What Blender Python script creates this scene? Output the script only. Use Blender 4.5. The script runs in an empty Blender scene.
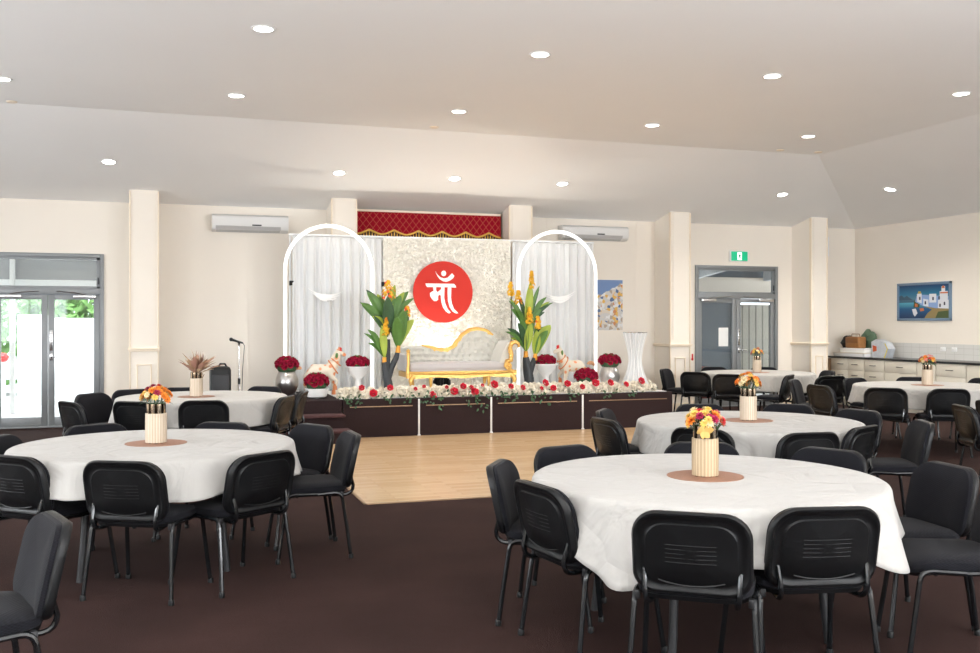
import bpy, bmesh, math, random
from math import sin, cos, pi, radians
from mathutils import Vector, Matrix
random.seed(11)
scn = bpy.context.scene
COL = scn.collection

# ------------------------------------------------------------------ camera, world, light, exposure
cam = bpy.data.objects.new('camera', bpy.data.cameras.new('camera'))
COL.objects.link(cam)
cam.location = (0, 0, 1.53)
cam.rotation_euler = (radians(90), 0, radians(-18.3))
cam.data.lens = 35.63
cam.data.sensor_width = 36
cam.data.shift_y = -0.0038
cam.data.clip_end = 200
scn.camera = cam

world = bpy.data.worlds.new('daylight')
scn.world = world
world.use_nodes = True
_bg = world.node_tree.nodes['Background']
_bg.inputs['Color'].default_value = (0.86, 0.93, 1.0, 1)
_bg.inputs['Strength'].default_value = 4.0

sun = bpy.data.objects.new('sun', bpy.data.lights.new('sun', 'SUN'))
sun.data.energy = 3.0
sun.data.angle = radians(2)
sun.data.color = (1, .96, .9)
sun.rotation_euler = (radians(38), radians(8), radians(-12))
COL.objects.link(sun)

def area(name, loc, rot, sx, sy, watts, color):
    l = bpy.data.lights.new(name, 'AREA')
    l.shape = 'RECTANGLE'; l.size = sx; l.size_y = sy; l.energy = watts; l.color = color
    o = bpy.data.objects.new(name, l); o.location = loc; o.rotation_euler = rot
    COL.objects.link(o)
    return o
FILL_COL = (0.93, 0.96, 1.0)
# added fill lights behind and left of the camera, set at unseen added windows
ADDED_REAR_WINDOWS = [(-4.5, 2.4), (0.5, 2.4), (5.5, 2.4), (10.2, 2.4)]
for (x, w), watts in zip(ADDED_REAR_WINDOWS, (40, 60, 160, 330)):
    area('rear_fill_light', (x, -4.88, 1.75), (radians(90), 0, 0), w, 1.8, watts, FILL_COL)
ADDED_LEFT_WINDOWS = [(0.5, 2.4), (5.5, 2.4), (10.5, 2.4)]
for (y, w), watts in zip(ADDED_LEFT_WINDOWS, (60, 140, 90)):
    area('side_fill_light', (-6.88, y, 1.75), (radians(90), 0, radians(-90)), w, 1.8, watts, FILL_COL)

# added fill spots behind the camera, aimed up to brighten ceiling and far walls
for _x in (-2.5, 1.5, 6.0):
    _l = bpy.data.lights.new('ceiling_fill_spot', 'SPOT'); _l.energy = 520; _l.spot_size = radians(165); _l.spot_blend = .3; _l.shadow_soft_size = .5; _l.color = (.97, .98, 1)
    _o = bpy.data.objects.new('ceiling_fill_spot', _l); COL.objects.link(_o); _o.location = (_x, -.9, 1.5); _o.rotation_euler = (radians(180), 0, 0)
DOWNLIGHT_W = 22
scn.view_settings.view_transform = 'Standard'
scn.view_settings.look = 'None'
scn.view_settings.gamma = 1
scn.view_settings.use_curve_mapping = False
scn.view_settings.exposure = 0.82

# ------------------------------------------------------------------ materials
def _bsdf(name):
    m = bpy.data.materials.new(name); m.use_nodes = True
    return m, m.node_tree, m.node_tree.nodes['Principled BSDF']
def mat(name, col, rough=0.5, metal=0.0, var=0.0, vscale=8.0, bump=0.0, bscale=60.0, spec=0.5, emit=None, estr=0.0, sheen=0.0, coat=0.0, alpha=1.0, trans=0.0, stretch=(1, 1, 1)):
    m, nt, b = _bsdf(name)
    N, L = nt.nodes, nt.links
    b.inputs['Base Color'].default_value = (*col, 1)
    b.inputs['Roughness'].default_value = rough
    b.inputs['Metallic'].default_value = metal
    b.inputs['Specular IOR Level'].default_value = spec
    b.inputs['Sheen Weight'].default_value = sheen
    b.inputs['Coat Weight'].default_value = coat
    b.inputs['Transmission Weight'].default_value = trans
    b.inputs['Alpha'].default_value = alpha
    if emit:
        b.inputs['Emission Color'].default_value = (*emit, 1)
        b.inputs['Emission Strength'].default_value = estr
    tc = N.new('ShaderNodeTexCoord')
    mp = N.new('ShaderNodeMapping'); mp.inputs['Scale'].default_value = stretch
    L.new(tc.outputs['Object'], mp.inputs['Vector'])
    n = N.new('ShaderNodeTexNoise'); n.inputs['Scale'].default_value = vscale; n.inputs['Detail'].default_value = 4
    L.new(mp.outputs[0], n.inputs['Vector'])
    mx = N.new('ShaderNodeMix'); mx.data_type = 'RGBA'
    mx.inputs[6].default_value = (*[c * (1 - var) for c in col], 1)
    mx.inputs[7].default_value = (*[min(1, c * (1 + var)) for c in col], 1)
    L.new(n.outputs['Fac'], mx.inputs[0]); L.new(mx.outputs[2], b.inputs['Base Color'])
    if bump:
        n2 = N.new('ShaderNodeTexNoise'); n2.inputs['Scale'].default_value = bscale; n2.inputs['Detail'].default_value = 3
        L.new(mp.outputs[0], n2.inputs['Vector'])
        bp = N.new('ShaderNodeBump'); bp.inputs['Strength'].default_value = bump; bp.inputs['Distance'].default_value = 0.02
        L.new(n2.outputs['Fac'], bp.inputs['Height']); L.new(bp.outputs[0], b.inputs['Normal'])
    return m
def nmath(nt, op, a, b=None):
    n = nt.nodes.new('ShaderNodeMath'); n.operation = op
    for i, v in enumerate((a, b)):
        if v is None: continue
        if isinstance(v, (int, float)): n.inputs[i].default_value = v
        else: nt.links.new(v, n.inputs[i])
    return n.outputs[0]
def ramp(nt, fac, stops, interp='LINEAR'):
    r = nt.nodes.new('ShaderNodeValToRGB'); r.color_ramp.interpolation = interp
    e = r.color_ramp.elements
    while len(e) < len(stops): e.new(0.5)
    for k, (p, c) in zip(e, stops):
        k.position = p; k.color = (*c, 1)
    if fac is not None: nt.links.new(fac, r.inputs[0])
    return r.outputs[0]

M = {}
M['wall'] = mat('cream_wall_paint', (.885, .815, .72), .75, var=.02, vscale=2, bump=.04, bscale=120)
M['ceiling'] = mat('ceiling_paint', (.93, .92, .905), .85, var=.015, vscale=1.2, bump=.02, bscale=90)
M['trim'] = mat('cream_trim_gloss', (.88, .76, .60), .45, var=.02)
M['frame'] = mat('grey_aluminium', (.24, .252, .258), .42, metal=.35, var=.04)
M['darkframe'] = mat('dark_rubber', (.03, .035, .04), .6)
M['chrome'] = mat('brushed_chrome', (.62, .62, .62), .25, metal=1)
M['black'] = mat('black_plastic', (.005, .0055, .006), .4, spec=.3, var=.1, bump=.06, bscale=300)
M['shell'] = mat('chair_black_plastic', (.004, .0044, .005), .38, spec=.35, var=.15, bump=.10, bscale=380)
M['legs'] = mat('black_enamelled_steel', (.005, .006, .007), .25, coat=.2)
M['white'] = mat('white_gloss_paint', (.85, .85, .84), .4, var=.01)
M['deckcloth'] = mat('white_deck_cloth', (.80, .79, .77), .9, var=.03, bump=.2, bscale=20)
M['skirt'] = mat('maroon_stage_carpet', (.020, .0075, .008), .95, var=.3, vscale=60, bump=.3, bscale=200)
M['bronze'] = mat('bronze_strip', (.30, .19, .11), .4, metal=.6)
M['silver'] = mat('hammered_silver', (.55, .54, .53), .28, metal=1, var=.25, vscale=5, bump=.12, bscale=14, stretch=(3, 3, .6))
M['gold'] = mat('gold_leaf', (.78, .47, .13), .32, metal=.55, var=.18, vscale=22, bump=.25, bscale=45)
M['goldtrim'] = mat('gold_braid', (.82, .50, .10), .5, metal=.3, var=.2, vscale=60)
M['copper'] = mat('copper_placemat', (.36, .18, .115), .5, metal=.3, var=.12, vscale=40, bump=.2, bscale=160)
M['sofa'] = mat('cream_velvet', (.56, .545, .49), .6, var=.06, vscale=5, sheen=.5)
M['cushion'] = mat('silver_satin', (.46, .43, .42), .4, var=.05, vscale=4, sheen=.4)
M['leaf'] = mat('green_leaf', (.085, .20, .035), .42, var=.35, vscale=9)
M['leafdark'] = mat('dark_green_leaf', (.03, .085, .03), .5, var=.4, vscale=14)
M['leafyellow'] = mat('lime_leaf', (.33, .42, .05), .45, var=.3, vscale=9)
M['trunk'] = mat('dark_grey_trunk', (.035, .04, .045), .6, var=.3, vscale=20, bump=.3, bscale=40)
M['node'] = mat('orange_stem_band', (.75, .33, .03), .5, var=.2, vscale=40)
M['yflower'] = mat('yellow_blossom', (.88, .50, .03), .6, var=.2, vscale=60)
M['rflower'] = mat('orange_red_blossom', (.82, .13, .03), .6, var=.2, vscale=60)
M['rosered'] = mat('deep_red_rose', (.34, .008, .04), .7, var=.4, vscale=25, spec=.2)
M['rosebright'] = mat('bright_red_rose', (.62, .012, .04), .6, var=.3, vscale=25)
M['rosewhite'] = mat('ivory_rose', (.88, .82, .70), .7, var=.08, vscale=20)
M['wallflower'] = mat('ivory_silk_petals', (.88, .85, .77), .8, var=.05, vscale=12)
M['urn'] = mat('white_plaster', (.78, .78, .77), .6, var=.02)
M['led'] = mat('white_led_neon', (.9, .9, .9), .4, emit=(.93, .97, 1), estr=.46)
M['sheer'] = mat('white_sheer_curtain', (.70, .71, .71), .8, var=.02)
M['black_metal'] = mat('matt_black_metal', (.02, .02, .022), .45, metal=.3)
M['laminate'] = mat('dark_worktop', (.018, .02, .022), .25)
M['cabinet'] = mat('cream_cabinet', (.70, .65, .55), .5, var=.02)
M['handle'] = mat('dark_steel_handle', (.10, .09, .08), .35, metal=.8)
M['acwhite'] = mat('ac_white_plastic', (.74, .73, .71), .4, var=.01)
M['acgrey'] = mat('ac_grey_louvre', (.50, .49, .48), .5)
M['sleeve'] = None
M['foliage'] = mat('outdoor_foliage', (.10, .22, .05), .7, var=.55, vscale=6)
M['pave'] = mat('outdoor_paving', (.62, .60, .57), .9, var=.05, vscale=2)
M['outwhite'] = mat('outdoor_white_wall', (.85, .86, .86), .9, var=.02)
M['outgrey'] = mat('canopy_grey', (.36, .37, .38), .8, var=.04)
M['outbeige'] = mat('outdoor_beige_fascia', (.60, .52, .44), .8, var=.04)
M['outdark'] = mat('outdoor_dark_wall', (.10, .12, .14), .7, var=.1)
M['outblue'] = mat('blue_gutter', (.03, .09, .24), .5)
M['brick'] = mat('red_brick', (.20, .05, .045), .9, var=.3, vscale=30)
M['carpaint'] = mat('silver_car_paint', (.34, .36, .38), .3, coat=.6)
M['redpaint'] = mat('red_gloss', (.65, .02, .02), .35)
M['paper'] = mat('white_paper', (.86, .86, .84), .8)

def glass():
    m, nt, b = _bsdf('window_glass')
    N, L = nt.nodes, nt.links
    t = N.new('ShaderNodeBsdfTransparent'); t.inputs[0].default_value = (.93, .95, .95, 1)
    g = N.new('ShaderNodeBsdfGlossy'); g.inputs['Roughness'].default_value = .02
    f = N.new('ShaderNodeFresnel'); f.inputs[0].default_value = 1.45
    mx = N.new('ShaderNodeMixShader')
    L.new(f.outputs[0], mx.inputs[0]); L.new(t.outputs[0], mx.inputs[1]); L.new(g.outputs[0], mx.inputs[2])
    L.new(mx.outputs[0], N['Material Output'].inputs[0])
    return m
M['glass'] = glass()

def carpet():
    m, nt, b = _bsdf('brown_carpet')
    tc = nt.nodes.new('ShaderNodeTexCoord')
    n = nt.nodes.new('ShaderNodeTexNoise'); n.inputs['Scale'].default_value = 140; n.inputs['Detail'].default_value = 5
    n2 = nt.nodes.new('ShaderNodeTexNoise'); n2.inputs['Scale'].default_value = 1.6; n2.inputs['Detail'].default_value = 4
    nt.links.new(tc.outputs['Object'], n.inputs['Vector']); nt.links.new(tc.outputs['Object'], n2.inputs['Vector'])
    s = nmath(nt, 'ADD', nmath(nt, 'MULTIPLY', n.outputs['Fac'], .6), nmath(nt, 'MULTIPLY', n2.outputs['Fac'], .4))
    c = ramp(nt, s, [(.25, (.016, .007, .006)), (.55, (.040, .019, .016)), (.8, (.075, .038, .032))])
    nt.links.new(c, b.inputs['Base Color'])
    b.inputs['Roughness'].default_value = .95; b.inputs['Specular IOR Level'].default_value = .15
    bp = nt.nodes.new('ShaderNodeBump'); bp.inputs['Strength'].default_value = .5; bp.inputs['Distance'].default_value = .01
    nt.links.new(n.outputs['Fac'], bp.inputs['Height']); nt.links.new(bp.outputs[0], b.inputs['Normal'])
    return m
M['carpet'] = carpet()

def parquet():
    m, nt, b = _bsdf('maple_dance_floor')
    tc = nt.nodes.new('ShaderNodeTexCoord')
    br = nt.nodes.new('ShaderNodeTexBrick')
    br.inputs['Scale'].default_value = 1; br.inputs['Brick Width'].default_value = .62; br.inputs['Row Height'].default_value = .085
    br.inputs['Mortar Size'].default_value = .0016; br.offset = .37
    br.inputs['Color1'].default_value = (.60, .40, .225, 1); br.inputs['Color2'].default_value = (.70, .50, .30, 1)
    br.inputs['Mortar'].default_value = (.40, .25, .14, 1)
    nt.links.new(tc.outputs['Object'], br.inputs['Vector'])
    mp = nt.nodes.new('ShaderNodeMapping'); mp.inputs['Scale'].default_value = (3, 60, 1)
    nt.links.new(tc.outputs['Object'], mp.inputs['Vector'])
    n = nt.nodes.new('ShaderNodeTexNoise'); n.inputs['Scale'].default_value = 1; n.inputs['Detail'].default_value = 4
    nt.links.new(mp.outputs[0], n.inputs['Vector'])
    mx = nt.nodes.new('ShaderNodeMix'); mx.data_type = 'RGBA'; mx.blend_type = 'MULTIPLY'; mx.inputs[0].default_value = .35
    nt.links.new(br.outputs['Color'], mx.inputs[6])
    nt.links.new(ramp(nt, n.outputs['Fac'], [(.3, (.7, .62, .55)), (.7, (1, 1, 1))]), mx.inputs[7])
    nt.links.new(mx.outputs[2], b.inputs['Base Color'])
    b.inputs['Roughness'].default_value = .27
    return m
M['parquet'] = parquet()

def fabric(name, c0, c1, scale=260):
    m, nt, b = _bsdf(name)
    tc = nt.nodes.new('ShaderNodeTexCoord')
    sx = nt.nodes.new('ShaderNodeSeparateXYZ'); nt.links.new(tc.outputs['Object'], sx.inputs[0])
    w = nmath(nt, 'SINE', nmath(nt, 'MULTIPLY', sx.outputs[2], 620.0))
    w2 = nmath(nt, 'SINE', nmath(nt, 'MULTIPLY', nmath(nt, 'ADD', sx.outputs[0], sx.outputs[1]), 300.0))
    s = nmath(nt, 'ADD', nmath(nt, 'MULTIPLY', nmath(nt, 'MULTIPLY', w, w2), .3), .5)
    n = nt.nodes.new('ShaderNodeTexNoise'); n.inputs['Scale'].default_value = scale
    nt.links.new(tc.outputs['Object'], n.inputs['Vector'])
    s2 = nmath(nt, 'ADD', nmath(nt, 'MULTIPLY', s, .6), nmath(nt, 'MULTIPLY', n.outputs['Fac'], .4))
    nt.links.new(ramp(nt, s2, [(.3, c0), (.7, c1)]), b.inputs['Base Color'])
    b.inputs['Roughness'].default_value = .9; b.inputs['Specular IOR Level'].default_value = .2
    b.inputs['Sheen Weight'].default_value = .04
    bp = nt.nodes.new('ShaderNodeBump'); bp.inputs['Strength'].default_value = .4; bp.inputs['Distance'].default_value = .004
    nt.links.new(s2, bp.inputs['Height']); nt.links.new(bp.outputs[0], b.inputs['Normal'])
    return m
M['fabric'] = fabric('charcoal_woven_fabric', (.0025, .0025, .0035), (.010, .010, .0145))

def cloth_mat():
    m, nt, b = _bsdf('white_tablecloth')
    tc = nt.nodes.new('ShaderNodeTexCoord')
    n = nt.nodes.new('ShaderNodeTexNoise'); n.inputs['Scale'].default_value = 3.2; n.inputs['Detail'].default_value = 3; n.inputs['Distortion'].default_value = 1.2
    nt.links.new(tc.outputs['Object'], n.inputs['Vector'])
    v = nt.nodes.new('ShaderNodeTexVoronoi'); v.feature = 'DISTANCE_TO_EDGE'; v.inputs['Scale'].default_value = 4.2
    nt.links.new(tc.outputs['Object'], v.inputs['Vector'])
    h = nmath(nt, 'ADD', n.outputs['Fac'], nmath(nt, 'MULTIPLY', nmath(nt, 'MINIMUM', v.outputs['Distance'], .12), .9))
    bp = nt.nodes.new('ShaderNodeBump'); bp.inputs['Strength'].default_value = .6; bp.inputs['Distance'].default_value = .05
    nt.links.new(h, bp.inputs['Height']); nt.links.new(bp.outputs[0], b.inputs['Normal'])
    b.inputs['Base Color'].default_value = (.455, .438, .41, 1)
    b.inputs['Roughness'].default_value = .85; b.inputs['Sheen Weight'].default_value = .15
    return m
M['cloth'] = cloth_mat()

def valance_mat():
    m, nt, b = _bsdf('crimson_diamond_brocade')
    tc = nt.nodes.new('ShaderNodeTexCoord'); sx = nt.nodes.new('ShaderNodeSeparateXYZ'); nt.links.new(tc.outputs['Object'], sx.inputs[0])
    def lines(sign):
        u = nmath(nt, 'MULTIPLY', nmath(nt, 'ADD', nmath(nt, 'MULTIPLY', sx.outputs[0], 1.25 * sign), sx.outputs[2]), 7.4)
        f = nmath(nt, 'ABSOLUTE', nmath(nt, 'SUBTRACT', nmath(nt, 'FRACT', u), .5))
        return nmath(nt, 'GREATER_THAN', f, .45)
    s = nmath(nt, 'MAXIMUM', lines(1), lines(-1))
    nt.links.new(ramp(nt, s, [(0, (.30, .002, .014)), (1, (.44, .09, .055))]), b.inputs['Base Color'])
    b.inputs['Roughness'].default_value = .8; b.inputs['Specular IOR Level'].default_value = .15
    return m
M['valance'] = valance_mat()

def sleeve(name, c0, c1, n=150.0, rough=.45, metal=.15):
    m, nt, b = _bsdf(name)
    tc = nt.nodes.new('ShaderNodeTexCoord'); sx = nt.nodes.new('ShaderNodeSeparateXYZ'); nt.links.new(tc.outputs['Object'], sx.inputs[0])
    a = nmath(nt, 'ARCTAN2', sx.outputs[1], sx.outputs[0])
    s = nmath(nt, 'SINE', nmath(nt, 'MULTIPLY', a, n)); s = nmath(nt, 'ADD', nmath(nt, 'MULTIPLY', s, .5), .5)
    nt.links.new(ramp(nt, s, [(.2, c0), (.8, c1)]), b.inputs['Base Color'])
    b.inputs['Roughness'].default_value = rough; b.inputs['Metallic'].default_value = metal
    return m
M['sleeve'] = sleeve('cream_ribbed_sleeve', (.46, .37, .27), (.60, .50, .385), 24)
M['sleevegold'] = sleeve('gold_ribbed_sleeve', (.38, .275, .16), (.50, .39, .25), 24)
M['vaseglass'] = sleeve('mirrored_gold_glass', (.05, .035, .02), (.90, .74, .55), 9, .12, .9)

def tiles(name, c, grout, w, h, rough=.25, axis=(1, 2)):
    m, nt, b = _bsdf(name)
    tc = nt.nodes.new('ShaderNodeTexCoord'); sx = nt.nodes.new('ShaderNodeSeparateXYZ'); nt.links.new(tc.outputs['Object'], sx.inputs[0])
    cx = nt.nodes.new('ShaderNodeCombineXYZ')
    nt.links.new(sx.outputs[axis[0]], cx.inputs[0]); nt.links.new(sx.outputs[axis[1]], cx.inputs[1])
    br = nt.nodes.new('ShaderNodeTexBrick'); br.inputs['Scale'].default_value = 1
    br.inputs['Brick Width'].default_value = w; br.inputs['Row Height'].default_value = h; br.inputs['Mortar Size'].default_value = .003
    br.offset = 0
    br.inputs['Color1'].default_value = (*c, 1); br.inputs['Color2'].default_value = (*c, 1); br.inputs['Mortar'].default_value = (*grout, 1)
    nt.links.new(cx.outputs[0], br.inputs['Vector']); nt.links.new(br.outputs['Color'], b.inputs['Base Color'])
    b.inputs['Roughness'].default_value = rough
    return m
M['tile'] = tiles('white_wall_tile', (.70, .69, .66), (.55, .54, .50), .2, .1)

def corrugated():
    m, nt, b = _bsdf('corrugated_beige')
    tc = nt.nodes.new('ShaderNodeTexCoord'); sx = nt.nodes.new('ShaderNodeSeparateXYZ'); nt.links.new(tc.outputs['Object'], sx.inputs[0])
    s = nmath(nt, 'FRACT', nmath(nt, 'MULTIPLY', sx.outputs[0], 6.0))
    nt.links.new(ramp(nt, s, [(0, (.25, .225, .18)), (.7, (.25, .225, .18)), (.72, (.09, .08, .06)), (.9, (.09, .08, .06)), (.92, (.25, .225, .18))], 'CONSTANT'), b.inputs['Base Color'])
    b.inputs['Roughness'].default_value = .7
    return m
M['fence'] = corrugated()

def horse_mat():
    m, nt, b = _bsdf('painted_white_horse')
    tc = nt.nodes.new('ShaderNodeTexCoord')
    v = nt.nodes.new('ShaderNodeTexVoronoi'); v.inputs['Scale'].default_value = 10
    nt.links.new(tc.outputs['Object'], v.inputs['Vector'])
    nt.links.new(ramp(nt, v.outputs['Distance'], [(0, (.78, .22, .07)), (.24, (.72, .30, .14)), (.32, (.70, .62, .50)), (1, (.72, .64, .53))]), b.inputs['Base Color'])
    b.inputs['Roughness'].default_value = .5
    return m
M['horse'] = horse_mat()

def poster_mat():
    m, nt, b = _bsdf('hillside_village_poster')
    tc = nt.nodes.new('ShaderNodeTexCoord'); sx = nt.nodes.new('ShaderNodeSeparateXYZ'); nt.links.new(tc.outputs['Object'], sx.inputs[0])
    v = nt.nodes.new('ShaderNodeTexVoronoi'); v.inputs['Scale'].default_value = 20
    nt.links.new(tc.outputs['Object'], v.inputs['Vector'])
    sc = nt.nodes.new('ShaderNodeSeparateColor'); nt.links.new(v.outputs['Color'], sc.inputs[0])
    town = ramp(nt, sc.outputs[0], [(0, (.62, .60, .58)), (.3, (.70, .62, .52)), (.5, (.45, .36, .28)), (.62, (.76, .75, .74)), (.78, (.75, .45, .10)), (.88, (.10, .16, .30)), (.95, (.6, .25, .10))], 'CONSTANT')
    # skyline rises to the right like the hill in the print
    n = nt.nodes.new('ShaderNodeTexNoise'); n.inputs['Scale'].default_value = 14; nt.links.new(tc.outputs['Object'], n.inputs['Vector'])
    line = nmath(nt, 'ADD', nmath(nt, 'MULTIPLY', sx.outputs[0], .50), nmath(nt, 'MULTIPLY', n.outputs['Fac'], .12))
    sky = nmath(nt, 'GREATER_THAN', sx.outputs[2], nmath(nt, 'ADD', line, .52))
    mx = nt.nodes.new('ShaderNodeMix'); mx.data_type = 'RGBA'
    nt.links.new(sky, mx.inputs[0]); nt.links.new(town, mx.inputs[6]); mx.inputs[7].default_value = (.17, .27, .50, 1)
    nt.links.new(mx.outputs[2], b.inputs['Base Color']); b.inputs['Roughness'].default_value = .6
    return m
M['poster'] = poster_mat()

def flat(name, c, rough=.6):
    m, nt, b = _bsdf(name); b.inputs['Base Color'].default_value = (*c, 1); b.inputs['Roughness'].default_value = rough
    return m

# ------------------------------------------------------------------ mesh helpers
class MB:
    """collects geometry for ONE mesh object"""
    def __init__(s): s.v = []; s.f = []; s.mi = []; s.cur = 0
    def add(s, vs, fs):
        o = len(s.v); s.v += [tuple(v) for v in vs]; s.f += [tuple(i + o for i in f) for f in fs]; s.mi += [s.cur] * len(fs); return s
    def box(s, x0, x1, y0, y1, z0, z1, bev=0.0):
        if bev <= 0:
            vs = [(x, y, z) for x in (x0, x1) for y in (y0, y1) for z in (z0, z1)]
            return s.add(vs, [(0, 1, 3, 2), (4, 6, 7, 5), (0, 4, 5, 1), (2, 3, 7, 6), (0, 2, 6, 4), (1, 5, 7, 3)])
        bm = bmesh.new(); bmesh.ops.create_cube(bm, size=1)
        for v in bm.verts: v.co = Vector(((x0 + x1) / 2 + v.co.x * (x1 - x0), (y0 + y1) / 2 + v.co.y * (y1 - y0), (z0 + z1) / 2 + v.co.z * (z1 - z0)))
        bev = min(bev, .49 * min(abs(x1 - x0), abs(y1 - y0), abs(z1 - z0)))
        bmesh.ops.bevel(bm, geom=bm.edges[:], offset=bev, segments=2, profile=.5, affect='EDGES')
        bm.verts.index_update()
        s.add([v.co[:] for v in bm.verts], [[v.index for v in f.verts] for f in bm.faces]); bm.free(); return s
    def loops(s, rings, closed=True, cap0=True, cap1=True):
        n = len(rings[0]); vs = [p for r in rings for p in r]; fs = []
        for k in range(len(rings) - 1):
            for i in range(n if closed else n - 1):
                j = (i + 1) % n
                fs.append((k * n + i, k * n + j, (k + 1) * n + j, (k + 1) * n + i))
        if cap0: fs.append(tuple(reversed(range(n))))
        if cap1: fs.append(tuple((len(rings) - 1) * n + i for i in range(n)))
        return s.add(vs, fs)
    def lathe(s, prof, n=32, c=(0, 0, 0), ripple=None):
        rings = []
        for r, z in prof:
            ring = []
            for i in range(n):
                a = 2 * pi * i / n; q = r * (1 + (ripple(a, z) if ripple else 0))
                ring.append((c[0] + q * cos(a), c[1] + q * sin(a), c[2] + z))
            rings.append(ring)
        return s.loops(rings)
    def tube(s, pts, r, n=8, rx=None):
        pts = [Vector(p) for p in pts]; rings = []
        rr = r if isinstance(r, (list, tuple)) else [r] * len(pts)
        prev = None
        for k, p in enumerate(pts):
            t = (pts[min(k + 1, len(pts) - 1)] - pts[max(k - 1, 0)]).normalized()
            if prev is None:
                u = t.orthogonal().normalized()
            else:
                u = (prev - t * prev.dot(t)); u = u.normalized() if u.length > 1e-6 else t.orthogonal().normalized()
            prev = u; w = t.cross(u)
            rings.append([tuple(p + (u * cos(2 * pi * i / n) + w * sin(2 * pi * i / n)) * rr[k]) for i in range(n)])
        return s.loops(rings)
    def prism(s, poly, y0, y1, axis='y'):
        n = len(poly)
        def P(u, w, d): return {'y': (u, d, w), 'x': (d, u, w), 'z': (u, w, d)}[axis]
        vs = [P(u, w, y0) for u, w in poly] + [P(u, w, y1) for u, w in poly]
        fs = [tuple(range(n)), tuple(reversed(range(n, 2 * n)))] + [(i, i + n, (i + 1) % n + n, (i + 1) % n) for i in range(n)]
        return s.add(vs, fs)
    def ball(s, c, r, n=10, m=6, sc=(1, 1, 1)):
        rings = []
        for k in range(1, m):
            th = pi * k / m
            rings.append([(c[0] + r * sc[0] * sin(th) * cos(2 * pi * i / n), c[1] + r * sc[1] * sin(th) * sin(2 * pi * i / n), c[2] - r * sc[2] * cos(th)) for i in range(n)])
        return s.loops(rings)
    def mesh(s, name, mats, sharp=40):
        me = bpy.data.meshes.new(name); me.from_pydata(s.v, [], s.f)
        mats = mats if isinstance(mats, (list, tuple)) else [mats]
        for m in mats: me.materials.append(m)
        if len(mats) > 1: me.polygons.foreach_set('material_index', s.mi)
        bm = bmesh.new(); bm.from_mesh(me); bmesh.ops.recalc_face_normals(bm, faces=bm.faces[:]); bm.to_mesh(me); bm.free()
        me.shade_smooth()
        if sharp: me.set_sharp_from_angle(angle=radians(sharp))
        me.update()
        return me
    def build(s, name, mats, parent=None, loc=None, rot=None, sharp=40):
        return put(name, s.mesh(name, mats, sharp), parent, loc, rot)
def put(name, me, parent=None, loc=None, rot=None):
    o = bpy.data.objects.new(name, me); COL.objects.link(o)
    if parent: o.parent = parent
    if loc is not None: o.location = loc
    if rot is not None: o.rotation_euler = rot
    return o
def tag(o, label, cat, group=None, kind=None):
    o['label'] = label; o['category'] = cat
    if group: o['group'] = group
    if kind: o['kind'] = kind
    return o
def thing(name, label, cat, loc=(0, 0, 0), rz=0, group=None):
    return tag(put(name, None, None, loc, (0, 0, rz)), label, cat, group)
def struct(o): o['kind'] = 'structure'; return o
def dup(o, parent=None):
    c = o.copy(); COL.objects.link(c)
    if parent: c.parent = parent
    for ch in list(o.children): dup(ch, c)
    return c
def bezier(p0, p1, p2, n=8):
    p0, p1, p2 = map(Vector, (p0, p1, p2))
    return [tuple((1 - t) ** 2 * p0 + 2 * t * (1 - t) * p1 + t * t * p2) for t in [i / n for i in range(n + 1)]]
def rrect(w, h, r, k=5, rb=None):
    """rounded rectangle outline centred on 0, corner radius r at the top, rb at the bottom"""
    rb = r if rb is None else rb; out = []
    for cx, cy, a0, q in ((w / 2 - r, h / 2 - r, 0, r), (-w / 2 + r, h / 2 - r, 90, r), (-w / 2 + rb, -h / 2 + rb, 180, rb), (w / 2 - rb, -h / 2 + rb, 270, rb)):
        for i in range(k + 1):
            a = radians(a0 + 90 * i / k); out.append((cx + q * cos(a), cy + q * sin(a)))
    return out

# ------------------------------------------------------------------ room shell
XL, XR, YN, YF = -7.0, 12.52, -5.0, 15.5
ZW, ZC = 3.33, 4.03
T = .2
struct(MB().box(XL - T, XR + T, YN - T, YF + T, -.12, 0).build('floor', M['carpet']))
# ceiling: raised flat centre, four slopes down to the walls
def ceiling():
    fx0, fx1, fy0, fy1 = XL + 3.3, 9.2, YN + 3.3, 12.2
    o = .2; k = .2125 * o
    outer = [(XL - o, YN - o, ZW - k), (XR + o, YN - o, ZW - k), (XR + o, YF + o, ZW - k), (XL - o, YF + o, ZW - k)]
    inner = [(fx0, fy0, ZC), (fx1, fy0, ZC), (fx1, fy1, ZC), (fx0, fy1, ZC)]
    up = lambda P: [(x, y, z + .12) for x, y, z in P]
    mb = MB()
    mb.add(outer + inner + up(outer) + up(inner),
           [(4, 5, 6, 7)] + [(i, (i + 1) % 4, 4 + (i + 1) % 4, 4 + i) for i in range(4)] +
           [(12, 13, 14, 15)] + [(8 + i, 8 + (i + 1) % 4, 12 + (i + 1) % 4, 12 + i) for i in range(4)] +
           [(i, (i + 1) % 4, 8 + (i + 1) % 4, 8 + i) for i in range(4)])
    return struct(mb.build('ceiling', M['ceiling'], sharp=3))
ceiling()
D1 = (-2.45, -.92, 2.55)      # double door on the left: x0, x1, top
D2 = (9.03, 10.77, 2.575)     # double door on the right
w = MB()
w.box(XL - T, D1[0], YF, YF + T, 0, ZW + .02); w.box(D1[0], D1[1], YF, YF + T, D1[2], ZW + .02)
w.box(D1[1], D2[0], YF, YF + T, 0, ZW + .02); w.box(D2[0], D2[1], YF, YF + T, D2[2], ZW + .02)
w.box(D2[1], XR + T, YF, YF + T, 0, ZW + .02)
struct(w.build('wall_back', M['wall']))
struct(MB().box(XR, XR + T, YN - T, YF, 0, ZW + .02).build('wall_right', M['wall']))
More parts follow.
